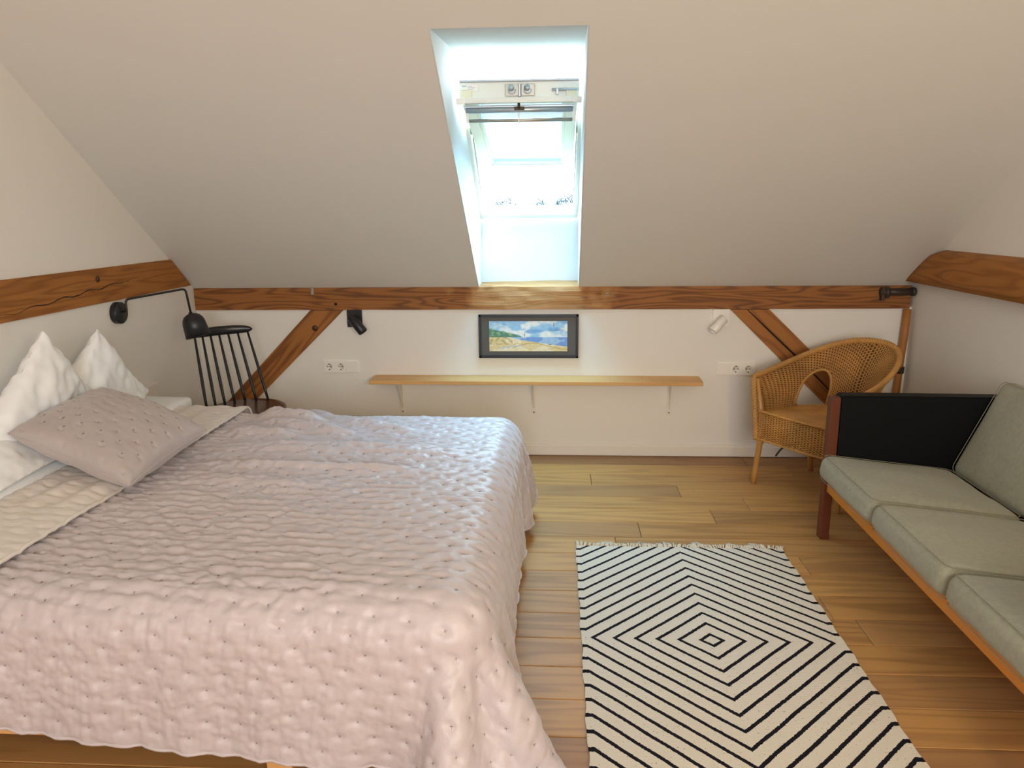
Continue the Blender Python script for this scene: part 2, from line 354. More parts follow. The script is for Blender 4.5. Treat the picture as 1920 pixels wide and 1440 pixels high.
# ------------------------------------------------------------------ room dimensions
RW = 4.26           # room width
ZK = 1.04           # knee wall height
TA = math.tan(.6359)
YR = -6.9           # rear wall
ZC = 2.62
YC = -(ZC-ZK)/TA    # where the slope meets the flat ceiling
def roof(y): return ZK+TA*(-y)
WX0, WX1 = 1.732, 2.328
# floor
fl = struct(MB().box(-.1, RW+.1, YR-.1, .1, -.12, -.016).build('floor', 'dark'))
random.seed(11)
PW = .1715; row = 0; y = -.0
while y > -4.0:
    y0, y1 = y-PW, y
    x = -random.uniform(0, 1.9)
    while x < RW:
        L_ = random.choice((1.45, 1.8, 1.8, 2.1)); xa, xb = max(x, 0.0), min(x+L_, RW)
        if xb-xa > .02:
            g = .0028; ch = .0020
            c = MB(); A0, A1, B0, B1 = xa+g*.4, xb-g*.4, y0+g*.5, y1-g*.5
            c.add([(A0, B0, -.016), (A1, B0, -.016), (A1, B1, -.016), (A0, B1, -.016), (A0, B0, -ch), (A1, B0, -ch), (A1, B1, -ch), (A0, B1, -ch),
                   (A0+ch, B0+ch, 0), (A1-ch, B0+ch, 0), (A1-ch, B1-ch, 0), (A0+ch, B1-ch, 0)],
                  [(0, 1, 5, 4), (1, 2, 6, 5), (2, 3, 7, 6), (3, 0, 4, 7), (4, 5, 9, 8), (5, 6, 10, 9), (6, 7, 11, 10), (7, 4, 8, 11), (8, 9, 10, 11)])
            c.build('plank', 'floor', fl)
        x += L_
    y -= PW; row += 1
c = MB()
while y > YR:
    x = -random.uniform(0, 1.9)
    while x < RW:
        L_ = random.choice((1.45, 1.8, 2.1)); xa, xb = max(x, 0), min(x+L_, RW)
        if xb-xa > .02: c.box(xa+.001, xb-.001, max(y-PW, YR)+.001, y-.001, -.016, 0)
        x += L_
    y -= PW
tag(c.build('planks', 'floor', fl), kind='stuff')
# walls
struct(MB().box(-.2, RW+.2, 0, .3, -.12, .92).build('wall_back', 'wall'))
c = MB(); prof = [(.3, -.12), (.3, 1.0), (0, 1.07)]
for nm, xa, xb in (('wall_left', -.2, 0), ('wall_right', RW, RW+.2)):
    poly = [(.3, -.12), (.3, roof(.3)+.55), (YC, ZC+.3), (YR-.1, ZC+.3), (YR-.1, -.12)]
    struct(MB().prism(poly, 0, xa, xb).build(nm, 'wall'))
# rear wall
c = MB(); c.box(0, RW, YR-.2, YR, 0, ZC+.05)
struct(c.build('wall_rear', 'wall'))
# ceiling: solid slabs round the skylight well
nrm = (0, .594, .804)
def slab(c, xa0, xa1, xb0, xb1, yt, yb):
    """slope piece between y=yt (upper, x xa0..xa1) and y=yb (lower, x xb0..xb1); thickness straight up"""
    T = .56
    c.hexa([(xb0, yb, roof(yb)), (xa0, yt, roof(yt)), (xa1, yt, roof(yt)), (xb1, yb, roof(yb)),
            (xb0, yb+.0, roof(yb)+T), (xa0, yt, roof(yt)+T), (xa1, yt, roof(yt)+T), (xb1, yb, roof(yb)+T)][::1])
YT = -1.49
c = MB()
slab(c, 0, 1.725, 0, 1.738, YT, 0); slab(c, 2.317, RW, 2.338, RW, YT, 0); slab(c, 0, RW, 0, RW, YC, YT)
c.box(0, RW, YR-.2, YC, ZC, ZC+.35)
# lower outer part of the roof behind the knee wall
T = .56
for xa, xb in ((0, 1.738), (2.338, RW)):
    c.hexa([(xa, 0, ZK), (xb, 0, ZK), (xb, .3, ZK), (xa, .3, ZK), (xa, 0, roof(0)+T), (xb, 0, roof(0)+T), (xb, .3, roof(.3)+T), (xa, .3, roof(.3)+T)])
bm_c = c
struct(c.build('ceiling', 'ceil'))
# skylight well linings
c = MB()
c.hexa([(1.738, .13, 1.03), (1.7385, 0, ZK), (1.739, 0, ZK+.45), (1.738, .13, roof(.13)+.42), (1.741, .13, 1.03), (1.741, 0, ZK+.01), (1.742, 0, ZK+.45), (1.741, .13, roof(.13)+.42)])
yb, zt_ = .10, 1.452
lin = MB()
t = .004
# left lining (polygon in y,z) - thin plaster skin standing on the rough opening
def lining(xt, xb_, s):
    pts = [(0.0, ZK+.003), (YT, roof(YT)+.003), (-.80, 2.25), (.20, 1.50), (.20, 1.03)]
    xs = [xb_, xt, xt+.006, xb_, xb_]
    a = [(x_, p_[0], p_[1]) for x_, p_ in zip(xs, pts)]; b_ = [(x_+s*t, p_[0], p_[1]) for x_, p_ in zip(xs, pts)]
    lin.add(a+b_, [tuple(range(5)), tuple(range(9, 4, -1))]+[(i, i+5, (i+1) % 5+5, (i+1) % 5) for i in range(5)])
lining(1.7255, 1.7385, 1); lining(2.3165, 2.3375, -1)
lin.box(1.735, 2.342, .19, .30, .9, 1.447)                              # lower face of the well
lin.hexa([(1.72, YT-.002, roof(YT)+.003), (2.32, YT-.002, roof(YT)+.003), (2.32, -.78, 2.195), (1.72, -.78, 2.195),
          (1.72, YT-.002, roof(YT)+.03), (2.32, YT-.002, roof(YT)+.03), (2.32, -.78, 2.225), (1.72, -.78, 2.225)])
struct(lin.build('trim_1', 'reveal'))
# baseboards
def baseboard_y(nm):
    c = MB(); c.prism([(0, 0.006), (-.014, .006), (-.014, .062), (-.008, .066), (-.008, .076), (-.004, .079), (0, .079)], 0, .0, RW)
    return struct(c.build(nm, 'white'))
baseboard_y('baseboard_back')
for nm, xa, sgn in (('baseboard_left', 0, 1), ('baseboard_right', RW, -1)):
    c = MB(); c.prism([(xa, .006), (xa+sgn*.014, .006), (xa+sgn*.014, .062), (xa+sgn*.008, .066), (xa+sgn*.008, .076), (xa, .079)], 1, YR, -.015)
    c.v = [(v[0], v[1], v[2]) for v in c.v]; struct(c.build(nm, 'white'))

# ------------------------------------------------------------------ timber frame
def noisy_beam(n_, x0, x1, fy, by, z0, z1, matn, rough_c=None):
    """long timber along X with a worn, uneven middle"""
    xs = np.linspace(x0, x1, 260); prof = []
    K = 5
    for k in range(K+1): prof.append((fy, z0+(z1-z0)*k/K))
    for k in range(1, 6): prof.append((fy+(by-fy)*k/5, z1))
    prof.append((by, z0))
    G = np.zeros((len(xs), len(prof)+1, 3))
    for i, x in enumerate(xs):
        wgt = math.exp(-((x-2.1)/.42)**2) if rough_c else 0
        for j, (yy, zz) in enumerate(prof+[prof[0]]):
            nz = mn.noise(Vector((x*6, yy*9, zz*22))); n2_ = mn.noise(Vector((x*16, yy*16, zz*60+5)))
            dy = (.0012+.009*wgt)*nz+.004*wgt*n2_
            dz = 0
            if abs(zz-z1) < 1e-6:
                dz = (.002+.007*wgt)*nz+wgt*.012*((x-2.03)/.3)**2*(1 if abs(x-2.03) < .32 else 0)*(1 if yy > .0 else .2)+wgt*.016*max(0, yy)/.19*(1 if abs(x-2.03) < .32 else 0)
                if yy <= fy+.001: dy += .006*(wgt)+.002
            if abs(zz-z0) < 1e-6: dz = .0015*mn.noise(Vector((x*4, 1, 2)))
            if yy > .08 or (yy == by): dy = 0
            G[i, j] = (x, yy+dy, zz+dz)
    c = MB(); c.grid(G, smooth=False, flip=True)
    m_ = len(prof)
    c.add([tuple(v) for v in G[0, :m_]], [tuple(range(m_))]); c.add([tuple(v) for v in G[-1, :m_]], [tuple(range(m_-1, -1, -1))])
    return c
wp = thing('wall_plate_beam', 'long horizontal wooden beam between sloping ceiling and low back wall, worn rough under the skylight', 'beam', (2.13, 0, .91))
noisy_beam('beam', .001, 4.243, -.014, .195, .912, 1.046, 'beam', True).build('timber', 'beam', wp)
c = MB()
c.tube([(.873, -.012, .947), (.873, -.0165, .947)], .009, 10)
tag(c.build('peg_hole', 'dark', wp))
c = MB(); c.box(.727, .743, -.022, -.012, 1.005, 1.045, .001); c.tube([(.735, -.03, 1.036), (.735, -.018, 1.036)], .006, 8); c.build('hanger_clip', 'steel', wp)
c = MB(); c.tube(arc((2.5, -.026, 1.0), .008, 0, 2*PI, 12, (1, 0, 0), (0, 0, 1)), .0022, 6); c.tube([(2.5, -.014, 1.0), (2.5, -.026, 1.0)], .0025, 6); c.build('ring_hook', 'steel', wp)
c = MB(); c.tube([(4.06, -.034, 1.010), (4.25, -.034, 1.012)], .021, 12); c.tube([(4.085, -.036, 1.008), (4.105, -.036, 1.008)], .032, 12)
c.box(4.066, 4.084, -.050, -.012, .962, 1.036, .003); c.tube([(4.235, -.034, 1.012), (4.252, -.034, 1.012)], .025, 12)
tag(c.build('iron_clamp', 'darksteel', wp), 'dark iron end clamp')
# braces
def brace(name, label, pieces, matn, extra=None):
    t_ = thing(name, label, 'brace', (pieces[0][0][0], 0, 0))
    for q in pieces:
        MB().prism(q, 1, -.012, -.0005, .0015).build('timber', matn, t_)
    return t_
def seat_into_wall(poly): return poly
b1 = brace('diagonal_brace', 'diagonal wooden brace rising right to the beam behind the black spindle chair', [[(.714, .911), (.917, .911), (.001, .035), (.001, .19)]], 'brace_l')
c = MB(); c.tube([(.735, -.009, .80), (.735, -.0128, .80)], .019, 14); tag(c.build('knot', 'seatwood', b1))
c = MB(); c.box(.72, .915, -.0125, -.001, .9085, .9125); c.build('joint_gap', 'dark', b1)
pts_l = [(3.222, .911), (3.315, .911), (3.44, .79), (3.60, .642), (3.72, .528), (3.83, .42), (4.02, .235), (4.24, .03), (4.24, .0), (4.16, .0)]
pts_r = [(3.321, .911), (3.446, .911), (4.255, .135), (4.255, .02), (4.025, .238), (3.835, .424), (3.726, .534), (3.607, .650), (3.448, .796)]
b2 = brace('diagonal_brace', 'cracked diagonal wooden brace falling right from the beam behind the wicker armchair', [pts_l, pts_r], 'brace_r')
MB().prism([(3.30, .911), (3.33, .911), (4.255, .035), (4.255, .0), (4.235, .0)], 1, -.004, -.0004).build('crack', 'dark', b2)
c = MB(); c.box(3.222, 3.446, -.0125, -.001, .9085, .9125); c.build('joint_gap', 'dark', b2)
# side wall beams
lb = thing('side_wall_beam', 'thick horizontal wooden beam with a long crack on the left wall above the bed', 'beam', (0, -3, 1.07))
MB().prism([(-.058, 1.068), (-.262, 1.233), (-4.9, 1.236), (-4.9, 1.066)], 0, -.01, .014, .003).build('timber', 'beam_y', lb)
c = MB(); pts = [(.0145, -.62-.028*i, 1.164-.0019*i+.008*math.sin(i*.9)*random.uniform(.3, 1)) for i in range(38)]
c.tube(pts, [max(.0006, .0026*math.sin(PI*(i+.5)/38)*random.uniform(.5, 1.3)) for i in range(38)], 5); c.build('crack', 'dark', lb)
c = MB(); c.tube([(.012, -.98, 1.185), (.0155, -.98, 1.185)], .017, 12); c.build('knot', 'seatwood', lb)
rb = thing('side_wall_beam', 'thick rounded wooden beam on the right wall above the sofa', 'beam', (RW, -3, 1.07))
xs_ = 4.188
G = []
for yy in np.linspace(-.0, 1, 90):
    Y = -.045-4.8*yy
    zt = min(1.245+.006*mn.noise(Vector((Y*3, 0, 0))), roof(Y)-.0)
    ring = [(RW+.005, 1.075), (xs_, 1.075), (xs_-.002, 1.12), (xs_+.001, 1.17), (xs_+.006, 1.215), (xs_+.018, 1.238), (xs_+.04, 1.25), (RW+.005, 1.262)]
    G.append([(x_, Y+ (0), min(z_, max(1.0765, roof(Y)-.002))) for x_, z_ in ring])
G = np.array(G); c = MB(); c.grid(G, smooth=True, flip=False); c.add([tuple(v) for v in G[0]], [tuple(range(8))]); c.build('timber', 'beam_y', rb)
# thin corner pole
cp = thing('corner_pole', 'thin wooden pole standing in the right back corner under the beam', 'pole', (4.215, -.035, 0))
c = MB(); c.tube([(4.222, -.035, .911), (4.218, -.037, .75), (4.213, -.035, .60), (4.212, -.036, .52), (4.205, -.034, .3), (4.205, -.035, 0)], [.021, .0225, .020, .019, .022, .022], 12); c.build('pole', 'post', cp)
c = MB(); c.tube([(4.214, -.035, .575), (4.212, -.035, .535)], .026, 12); c.box(4.175, 4.205, -.064, -.03, .545, .565, .002); c.tube([(4.213, -.066, .568), (4.213, -.055, .568)], .007, 8); c.tube([(4.213, -.066, .543), (4.213, -.055, .543)], .007, 8)
c.build('iron_joint', 'darksteel', cp)

# ------------------------------------------------------------------ skylight
wn_ = thing('window_1', None, None, (2.03, -.38, 1.815)); wn_['kind'] = 'structure'
cx_, cyy, czz = 2.03, -.372, 1.818
tfr = Vector((0, -.8043, .5942)); nfr = Vector((0, .5942, .8043)); X = Vector((1, 0, 0))
Cf = Vector((2.031, cyy, czz))+nfr*.072
HL = .62
for sgn, nm in ((-1, 'left'), (1, 'right')):
    c = MB(); c.obox(Cf+X*sgn*.287, (X, tfr, nfr), (.012, HL+.02, .055), .002); c.obox(Cf+X*sgn*.300+nfr*.04, (X, tfr, nfr), (.014, HL+.04, .03), .002)
    tag(c.build('frame_jamb', 'winwhite', wn_))
    c = MB(); c.obox(Cf+X*sgn*.2725+nfr*.02, (X, tfr, nfr), (.003, HL, .012), .001); c.obox(Cf+X*sgn*.272-nfr*.03+tfr*.12, (X, tfr, nfr), (.005, .07, .012), .001); c.build('hinge_seal', 'alu', wn_)
c = MB(); c.obox(Cf+tfr*(HL+.02), (X, tfr, nfr), (.30, .015, .05), .002); c.build('frame_head', 'winwhite', wn_)
c = MB(); c.obox(Cf-tfr*(HL+.022)-nfr*.02, (X, tfr, nfr), (.296, .018, .035), .002); c.build('frame_sill', 'winwhite', wn_)
# outer flashing / tiles seen only in reflections
# sash, pivoted open
TS = .223
ts = Vector((0, -math.cos(TS), math.sin(TS))); nn = Vector((0, math.sin(TS), math.cos(TS)))
Cs = Vector((2.031, -.378, 1.873))
SH = .555; SW = .262
sash = wn_
for sgn in (-1, 1):
    c = MB(); c.obox(Cs+X*sgn*(SW-.026), (X, ts, nn), (.026, SH, .024), .003); c.obox(Cs+X*sgn*(SW-.058)-nn*.002, (X, ts, nn), (.007, SH-.02, .012), .002)
    c.build('sash_stile', 'winyellow', sash)
    c = MB(); c.obox(Cs+X*sgn*(SW-.067)-nn*.008, (X, ts, nn), (.0016, SH-.06, .003)); c.build('glazing_seal', 'alu', sash)
c = MB(); c.obox(Cs-ts*(SH-.035), (X, ts, nn), (SW-.05, .035, .022), .003); c.build('sash_bottom_rail', 'winwhite', sash)
c = MB(); c.obox(Cs-ts*(SH-.073)-nn*.014, (X, ts, nn), (SW-.052, .003, .003)); c.build('glazing_seal', 'alu', sash)
top = Cs+ts*(SH-.02)
c = MB(); c.box(1.762, 2.300, top.y-.012, top.y+.028, 1.958, 2.045, .004); tr_ = c.build('sash_top_rail', 'winwhite', sash)
yf = top.y-.012
c = MB(); c.box(1.764, 2.298, yf-.006, yf+.02, 2.045, 2.054, .002); c.build('weather_strip', 'alu', tr_)
c = MB(); c.box(1.752, 2.310, yf-.022, yf+.01, 1.952, 1.976, .004); c.build('vent_flap', 'winwhite', tr_)
for xa, xb in ((1.750, 1.792), (2.268, 2.311)):
    MB().box(xa, xb, yf-.026, yf+.008, 1.950, 1.974, .003).build('end_cap', 'plastic', tr_)
c = MB()
for xa in (1.969, 2.040):
    c.box(xa, xa+.062, yf-.006, yf+.002, 1.982, 2.034, .003)
tag(c.build('latch_plate', 'steel', tr_))
c = MB()
for xa in (2.000, 2.071):
    c.tube([(xa-.003, yf-.014, 2.016), (xa-.003, yf-.004, 2.016)], .014, 14); c.tube(arc((xa, yf-.010, 2.008), .016, PI*.95, PI*2.05, 10, (1, 0, 0), (0, 0, 1)), .0035, 6)
c.box(2.030, 2.040, yf-.020, yf-.002, 1.978, 2.035, .002)
c.build('latch_catch', 'alu', tr_)
c = MB(); c.box(1.773, 1.851, yf-.0035, yf+.001, 2.006, 2.034, .001); c.build('type_plate', 'plastic', tr_)
c = MB(); c.box(1.776, 1.797, yf-.0045, yf-.003, 2.025, 2.031)
for k, wdt in enumerate((.02, .034, .027)): c.box(1.802, 1.802+wdt, yf-.0045, yf-.003, 2.026-k*.006, 2.0285-k*.006)
c.box(1.776, 1.800, yf-.0045, yf-.003, 2.010, 2.012); c.build('type_plate_print', 'alu', tr_)
c = MB(); c.box(2.178, 2.298, yf-.004, yf+.001, 2.000, 2.014, .002); c.tube([(2.180, yf-.006, 2.007), (2.29, yf-.006, 2.007)], .005, 8); c.box(2.196, 2.208, yf-.012, yf, 1.985, 2.012, .002); c.build('slide_bolt', 'alu', tr_)
# control bar below the flap
c = MB(); c.tube([(1.792, yf+.006, 1.926), (2.272, yf+.006, 1.926)], .013, 12); c.box(1.785, 2.278, yf+.0, yf+.022, 1.930, 1.946, .003); c.build('control_bar', 'alu', tr_)
c = MB()
for xa in (1.785, 2.265): c.hexa([(xa+.008, yf+.004, 1.872), (xa+.020, yf+.004, 1.872), (xa+.020, yf+.016, 1.872), (xa+.008, yf+.016, 1.872), (xa, yf, 1.925), (xa+.016, yf, 1.925), (xa+.016, yf+.018, 1.925), (xa, yf+.018, 1.925)], .001)
c.box(2.027, 2.033, yf+.004, yf+.012, 1.868, 1.920, .001)
c.build('bar_bracket', 'winwhite', tr_)
c = MB(); c.tube([(1.803, yf+.012, 1.882), (2.270, yf+.012, 1.882)], .0085, 10); c.build('blind_bar', 'steel', tr_)
c = MB(); c.box(2.010, 2.056, yf-.010, yf+.0, 1.922, 1.938, .003); c.tube([(2.031, yf-.014, 1.930), (2.031, yf-.008, 1.953)], .006, 8); c.build('latch_hook', 'darksteel', tr_)
# glass
c = MB(); c.obox(Cs+nn*.004, (X, ts, nn), (SW-.064, SH-.07, .004)); c.build('glass_pane', 'glass', sash)

# outdoors ----------------------------------------------------------
struct(tag(MB().box(-90, 90, 2.5, 190, -5.3, -5.0).build('ground', 'grass')))
def tree(x, y, h, rx, rz, label, seed, n=1500):
    rs = np.random.RandomState(seed)
    t_ = thing('garden_tree', label, 'tree', (x, y, -5.0), 'treetops seen through the skylight')
    c = MB(); c.tube([(x, y, -5), (x+.1, y, -1), (x, y, h-rz)], [.22, .17, .08], 10)
    for k in range(5):
        a = k*1.3; c.tube([(x, y, h-rz*1.8), (x+math.cos(a)*rx*.6, y+math.sin(a)*rx*.6, h-rz*.8)], [.06, .03], 6)
    c.build('trunk', 'bark', t_)
    c = MB(); vs = []; fs = []
    for i in range(n):
        d_ = rs.normal(size=3); d_ /= np.linalg.norm(d_); r = rs.uniform(.55, 1.0)**.5*(1+.22*math.sin(d_[0]*7+seed)*math.cos(d_[2]*9+d_[1]*6))
        p_ = np.array([x, y, h-rz])+d_*r*np.array([rx, rx, rz]); a = rs.normal(size=3); a /= np.linalg.norm(a); b_ = np.cross(a, rs.normal(size=3)); b_ /= np.linalg.norm(b_)
        s = .09; k = len(vs); vs += [tuple(p_-a*s), tuple(p_+b_*s*.5), tuple(p_+a*s), tuple(p_-b_*s*.5)]; fs.append((k, k+1, k+2, k+3))
    c.add(vs, fs); tag(c.build('foliage', 'leaf', t_), kind='stuff')
tree(3.12, 60, 2.95, 1.25, 1.5, 'dense bluish treetop at the right of the open skylight gap', 3, 2600)
tree(-2.0, 60, 2.85, 1.3, 1.4, 'taller pale treetop at the left of the open skylight gap', 4)
tree(.9, 61, 2.55, .9, 1.1, 'low pale treetop in the middle of the open skylight gap', 5)

# ------------------------------------------------------------------ picture
pc = thing('framed_picture', 'watercolour of a beach and sea in a black frame with dark grey mount', 'picture', (2.036, 0, .75))
x0, x1, z0, z1 = 1.737, 2.335, .619, .882
c = MB(); fw = .0145; yb_, yf_ = -.002, -.024
c.box(x0, x1, yf_, yb_, z1-fw, z1, .0015); c.box(x0, x1, yf_, yb_, z0, z0+fw, .0015); c.box(x0, x0+fw, yf_, yb_, z0, z1, .0015); c.box(x1-fw, x1, yf_, yb_, z0, z1, .0015)
c.build('frame', 'frame', pc)
MB().box(x0+.01, x1-.01, -.012, -.006, z0+.01, z1-.01).build('mount', 'mount', pc)
NX, NZ = 300, 120; px0, px1, pz0, pz1 = x0+.063, x1-.066, z0+.040, z1-.040
me = bpy.data.meshes.new('watercolour'); vs = [(px0+(px1-px0)*i/NX-2.036, -.0135, pz0+(pz1-pz0)*j/NZ-.75) for j in range(NZ+1) for i in range(NX+1)]
fs = [(j*(NX+1)+i, j*(NX+1)+i+1, (j+1)*(NX+1)+i+1, (j+1)*(NX+1)+i) for j in range(NZ) for i in range(NX)]
me.from_pydata(vs, [], fs); at = me.color_attributes.new('paint', 'FLOAT_COLOR', 'POINT')
U_, V_ = np.meshgrid(np.linspace(0, 1, NX+1), np.linspace(0, 1, NZ+1))
n1 = fbm(U_*2.2, V_*1.3, 1, 3, 1.1); n2 = fbm(U_*1.5, V_*1.6, 2, 3, 1.3); n3 = fbm(U_*3, V_*1.5, 3, 4, 4)
def sm(a, b_, x): t_ = np.clip((x-a)/(b_-a), 0, 1); return t_*t_*(3-2*t_)
def lerp(a, b_, f): return a*(1-f[..., None])+np.array(b_)*f[..., None]
C_ = np.zeros(U_.shape+(3,)); C_[:] = (.30, .58, .82)
C_ = lerp(C_, (.80, .88, .88), sm(-.15, .75, n1+.7*np.exp(-((U_-.72)/.2)**2-((V_-.8)/.2)**2)+.5*np.exp(-((V_-.55)/.1)**2)))
C_ = lerp(C_, (.14, .38, .72), sm(.35, .9, n2-.2+.5*np.exp(-((V_-.66)/.07)**2-((U_-.55)/.25)**2)+.6*np.exp(-((V_-.98)/.08)**2))*.8)
hor = .475
tre = hor+.27*np.clip(1-U_/.42, 0, 1)**.7*(1+.12*n3)
C_ = lerp(C_, (.08, .24, .15), ((V_ < tre) & (V_ > hor-.01)).astype(float)*.95)
C_ = lerp(C_, (.30, .52, .22), ((V_ < tre) & (V_ > hor+.04) & (n3 > .25)).astype(float)*.7)
sea = (V_ < hor-.003*U_) & (V_ > hor-.02-.30*np.clip((U_-.28)/.72, 0, 1)**.8)
C_ = lerp(C_, (.16, .34, .72), sea.astype(float)); C_ = lerp(C_, (.40, .62, .82), (sea & (n2+n1 > .1)).astype(float)*.7)
sand = (V_ <= hor-.02-.30*np.clip((U_-.28)/.72, 0, 1)**.8) | ((V_ < hor) & (U_ < .28))
C_ = lerp(C_, (.74, .62, .34), sand.astype(float)); C_ = lerp(C_, (.84, .78, .56), (sand & (n1 > 0)).astype(float)*.8)
C_ = lerp(C_, (.42, .33, .10), (sand & (U_ < .3) & (V_ > .22) & (n3 > .15)).astype(float)*.75)
pth = np.abs(V_-(.22-.9*(U_-.62)**2-.06*np.sin(U_*9)))
C_ = lerp(C_, (.50, .38, .10), (sand & (pth < .018) & (U_ > .3)).astype(float)*.7)
C_ = lerp(C_, (.42, .60, .68), (sand & (np.abs(V_-(.10+.35*(U_-.13))) < .02) & (U_ < .42) & (U_ > .12)).astype(float)*.8)
C_ = lerp(C_, (.08, .08, .12), ((np.abs(U_-.452) < .005) & (np.abs(V_-.54) < .055)).astype(float)*.85)
C_ = lerp(C_, (.10, .12, .2), ((np.abs(V_-.70-.02*np.sin(U_*60)) < .012) & (U_ > .76) & (U_ < .96)).astype(float)*.6)
C_ = lerp(C_, (.10, .14, .25), ((np.abs(U_-.825) < .006) & (V_ > .8) & (V_ < .95)).astype(float)*.7)
C_ = lerp(C_, (.15, .12, .08), ((np.abs(U_-.78) < .018) & (np.abs(V_-.22) < .014)).astype(float)*.8)
C_ = np.clip(C_*1.0*(1+.06*n3[..., None]), 0, 1); at.data.foreach_set('color', np.concatenate([C_, np.ones(U_.shape+(1,))], -1).astype(np.float32).ravel())
me.materials.append(MT['paint']); o = bpy.data.objects.new('watercolour', me); COL.objects.link(o); o.parent = pc

# ------------------------------------------------------------------ shelf
sh = thing('wall_shelf', 'long narrow oak shelf board on white brackets under the picture', 'shelf', (2.07, 0, .49))
MB().hexa([(1.085, -.150, .482), (3.060, -.150, .478), (3.060, -.002, .482), (1.094, -.002, .486), (1.085, -.150, .504), (3.060, -.150, .500), (3.060, -.002, .506), (1.094, -.002, .510)], .002).build('board', 'shelf', sh)
for x in (1.253, 2.067, 2.889):
    br = MB().box(x-.013, x+.013, -.006, -.0005, .262, .479, .0025).box(x-.013, x+.013, -.125, -.004, .4735, .4785, .002).hexa([(x-.003, -.006, .30), (x+.003, -.006, .30), (x+.003, -.004, .30), (x-.003, -.004, .30), (x-.003, -.10, .474), (x+.003, -.10, .474), (x+.003, -.004, .474), (x-.003, -.004, .474)]).build('bracket', 'white', sh)
    for z in (.278, .425):
        c = MB(); c.tube([(x, -.0062, z), (x, -.0085, z)], .0042, 8); c.build('screw', 'darksteel', br)

# ------------------------------------------------------------------ sockets
def socket_panel(x0, x1, z0, order, label):
    t_ = thing('socket_panel', label, 'socket', ((x0+x1)/2, 0, z0), None); h = .081
    MB().box(x0, x1, -.010, 0, z0, z0+h, .0015).build('cover_frame', 'plastic', t_)
    wd = (x1-x0-.010)/3
    for i, k in enumerate(order):
        a = x0+.005+wd*i+.001; b_ = a+wd-.002; cxx = (a+b_)/2; cz = z0+h/2
        if k == 's':
            c = MB(); c.box(a, b_, -.0125, -.009, z0+.005, z0+h-.005, .001); pl = c.build('socket', 'plastic', t_)
            c = MB(); c.lathe([(.0215, .0005), (.021, .0025), (.0195, .0025), (.0185, -.006), (.0, -.006)], (cxx, -.0125, cz), (0, -1, 0), 24); c.build('socket_well', 'plastic', pl)
            c = MB()
            for dx in (-.0095, .0095): c.tube([(cxx+dx, -.0128, cz), (cxx+dx, -.0145, cz)], .0032, 10)
            c.tube([(cxx, -.0128, cz), (cxx, -.0140, cz)], .002, 8)
            for dz in (-.0175, .0175): c.box(cxx-.003, cxx+.003, -.0165, -.0125, cz+dz-.003, cz+dz+.003, .0005)
            tag(c.build('contact', 'darksteel', pl))
        else:
            MB().box(a+.0005, b_-.0005, -.0165, -.009, z0+.006, z0+h-.006, .0015).build('rocker_switch', 'plastic', t_)
socket_panel(.768, .991, .521, 'sss'[:2]+'w', 'white triple wall panel with switch at its right end, under the black spotlight')
socket_panel(3.160, 3.388, .512, 'w'+'ss', 'white triple wall panel with switch at its left end, under the white spotlight')

# ------------------------------------------------------------------ spotlights
def spot(name, label, x0, x1, z0, z1, a, b_, m_, r=.029):
    t_ = thing(name, label, 'spotlight', ((x0+x1)/2, 0, z1))
    MB().box(x0, x1, -.011, 0, z0, z1, .0012).build('wall_plate', m_, t_)
    a, b_ = Vector(a), Vector(b_); ax = (b_-a).normalized(); L_ = (b_-a).length
    c = MB(); c.tube([((x0+x1)/2, -.01, (z0+z1)/2+.01), a+ax*L_*.35], .009, 10); c.tube([a+ax*L_*.25+Vector((0, .02, 0)), a+ax*L_*.45+Vector((0, .02, 0))], .012, 8); c.build('joint', m_, t_)
    c = MB(); c.lathe([(0, 0), (r-.003, 0), (r, .003), (r, L_-.002), (r-.002, L_), (r-.004, L_-.001), (r-.005, L_-.02), (0, L_-.02)], a, ax, 28); c.build('lamp_head', m_, t_)
    c = MB(); c.lathe([(0, .001), (r-.007, 0)], b_-ax*.018, ax, 20); c.build('lens', 'inner', t_)
spot('wall_spotlight', 'small black cylinder spotlight on a square plate below the beam, left of the picture', .936, 1.028, .806, .911, (.975, -.055, .872), (1.048, -.075, .785), 'blacklamp')
spot('wall_spotlight', 'small white cylinder spotlight on a square plate below the beam, right of the picture', 3.124, 3.220, .809, .911, (3.180, -.055, .862), (3.112, -.085, .790), 'plastic', .0275)

# ------------------------------------------------------------------ wall lamp
wl = thing('swing_wall_lamp', 'black swing-arm wall lamp with bell shade on the left wall below the beam', 'lamp', (0, -.845, 1.007))
c = MB(); c.lathe([(.054, 0), (.054, .030), (.050, .034), (0, .034)], (0, -.845, 1.005), (1, 0, 0), 32); c.build('wall_mount', 'blacklamp', wl)
arm = fillet([(.034, -.845, 1.012), (.058, -.845, 1.012), (.058, -.845, 1.072), (.255, -.615, 1.102), (.263, -.60, .970)], .022)
c = MB(); c.tube(arm, .0058, 10); c.build('arm', 'blacklamp', wl)
sp0 = Vector((.260, -.60, .976)); sax = Vector((.30, -.10, -1)).normalized()
prof = [(.0, 0), (.008, 0), (.010, .006), (.022, .010), (.036, .018), (.046, .032), (.0515, .050), (.057, .118), (.0555, .118), (.050, .052), (.044, .034), (.034, .021), (0, .014)]
sc_ = 1.13
c = MB(); c.lathe([(r*sc_, h*sc_) for r, h in prof[:8]], sp0, sax, 32); shd = c.build('lamp_shade', 'blacklamp', wl)
c = MB(); c.lathe([(r*sc_, h*sc_) for r, h in prof[7:]], sp0, sax, 32); tag(c.build('shade_lining', 'inner', wl), 'white inside of the shade')
c = MB(); c.lathe([(0, .105), (.018, .100), (.024, .085), (.020, .065), (.012, .05), (.012, .03)], sp0, sax, 16); c.build('bulb', 'inner', wl)

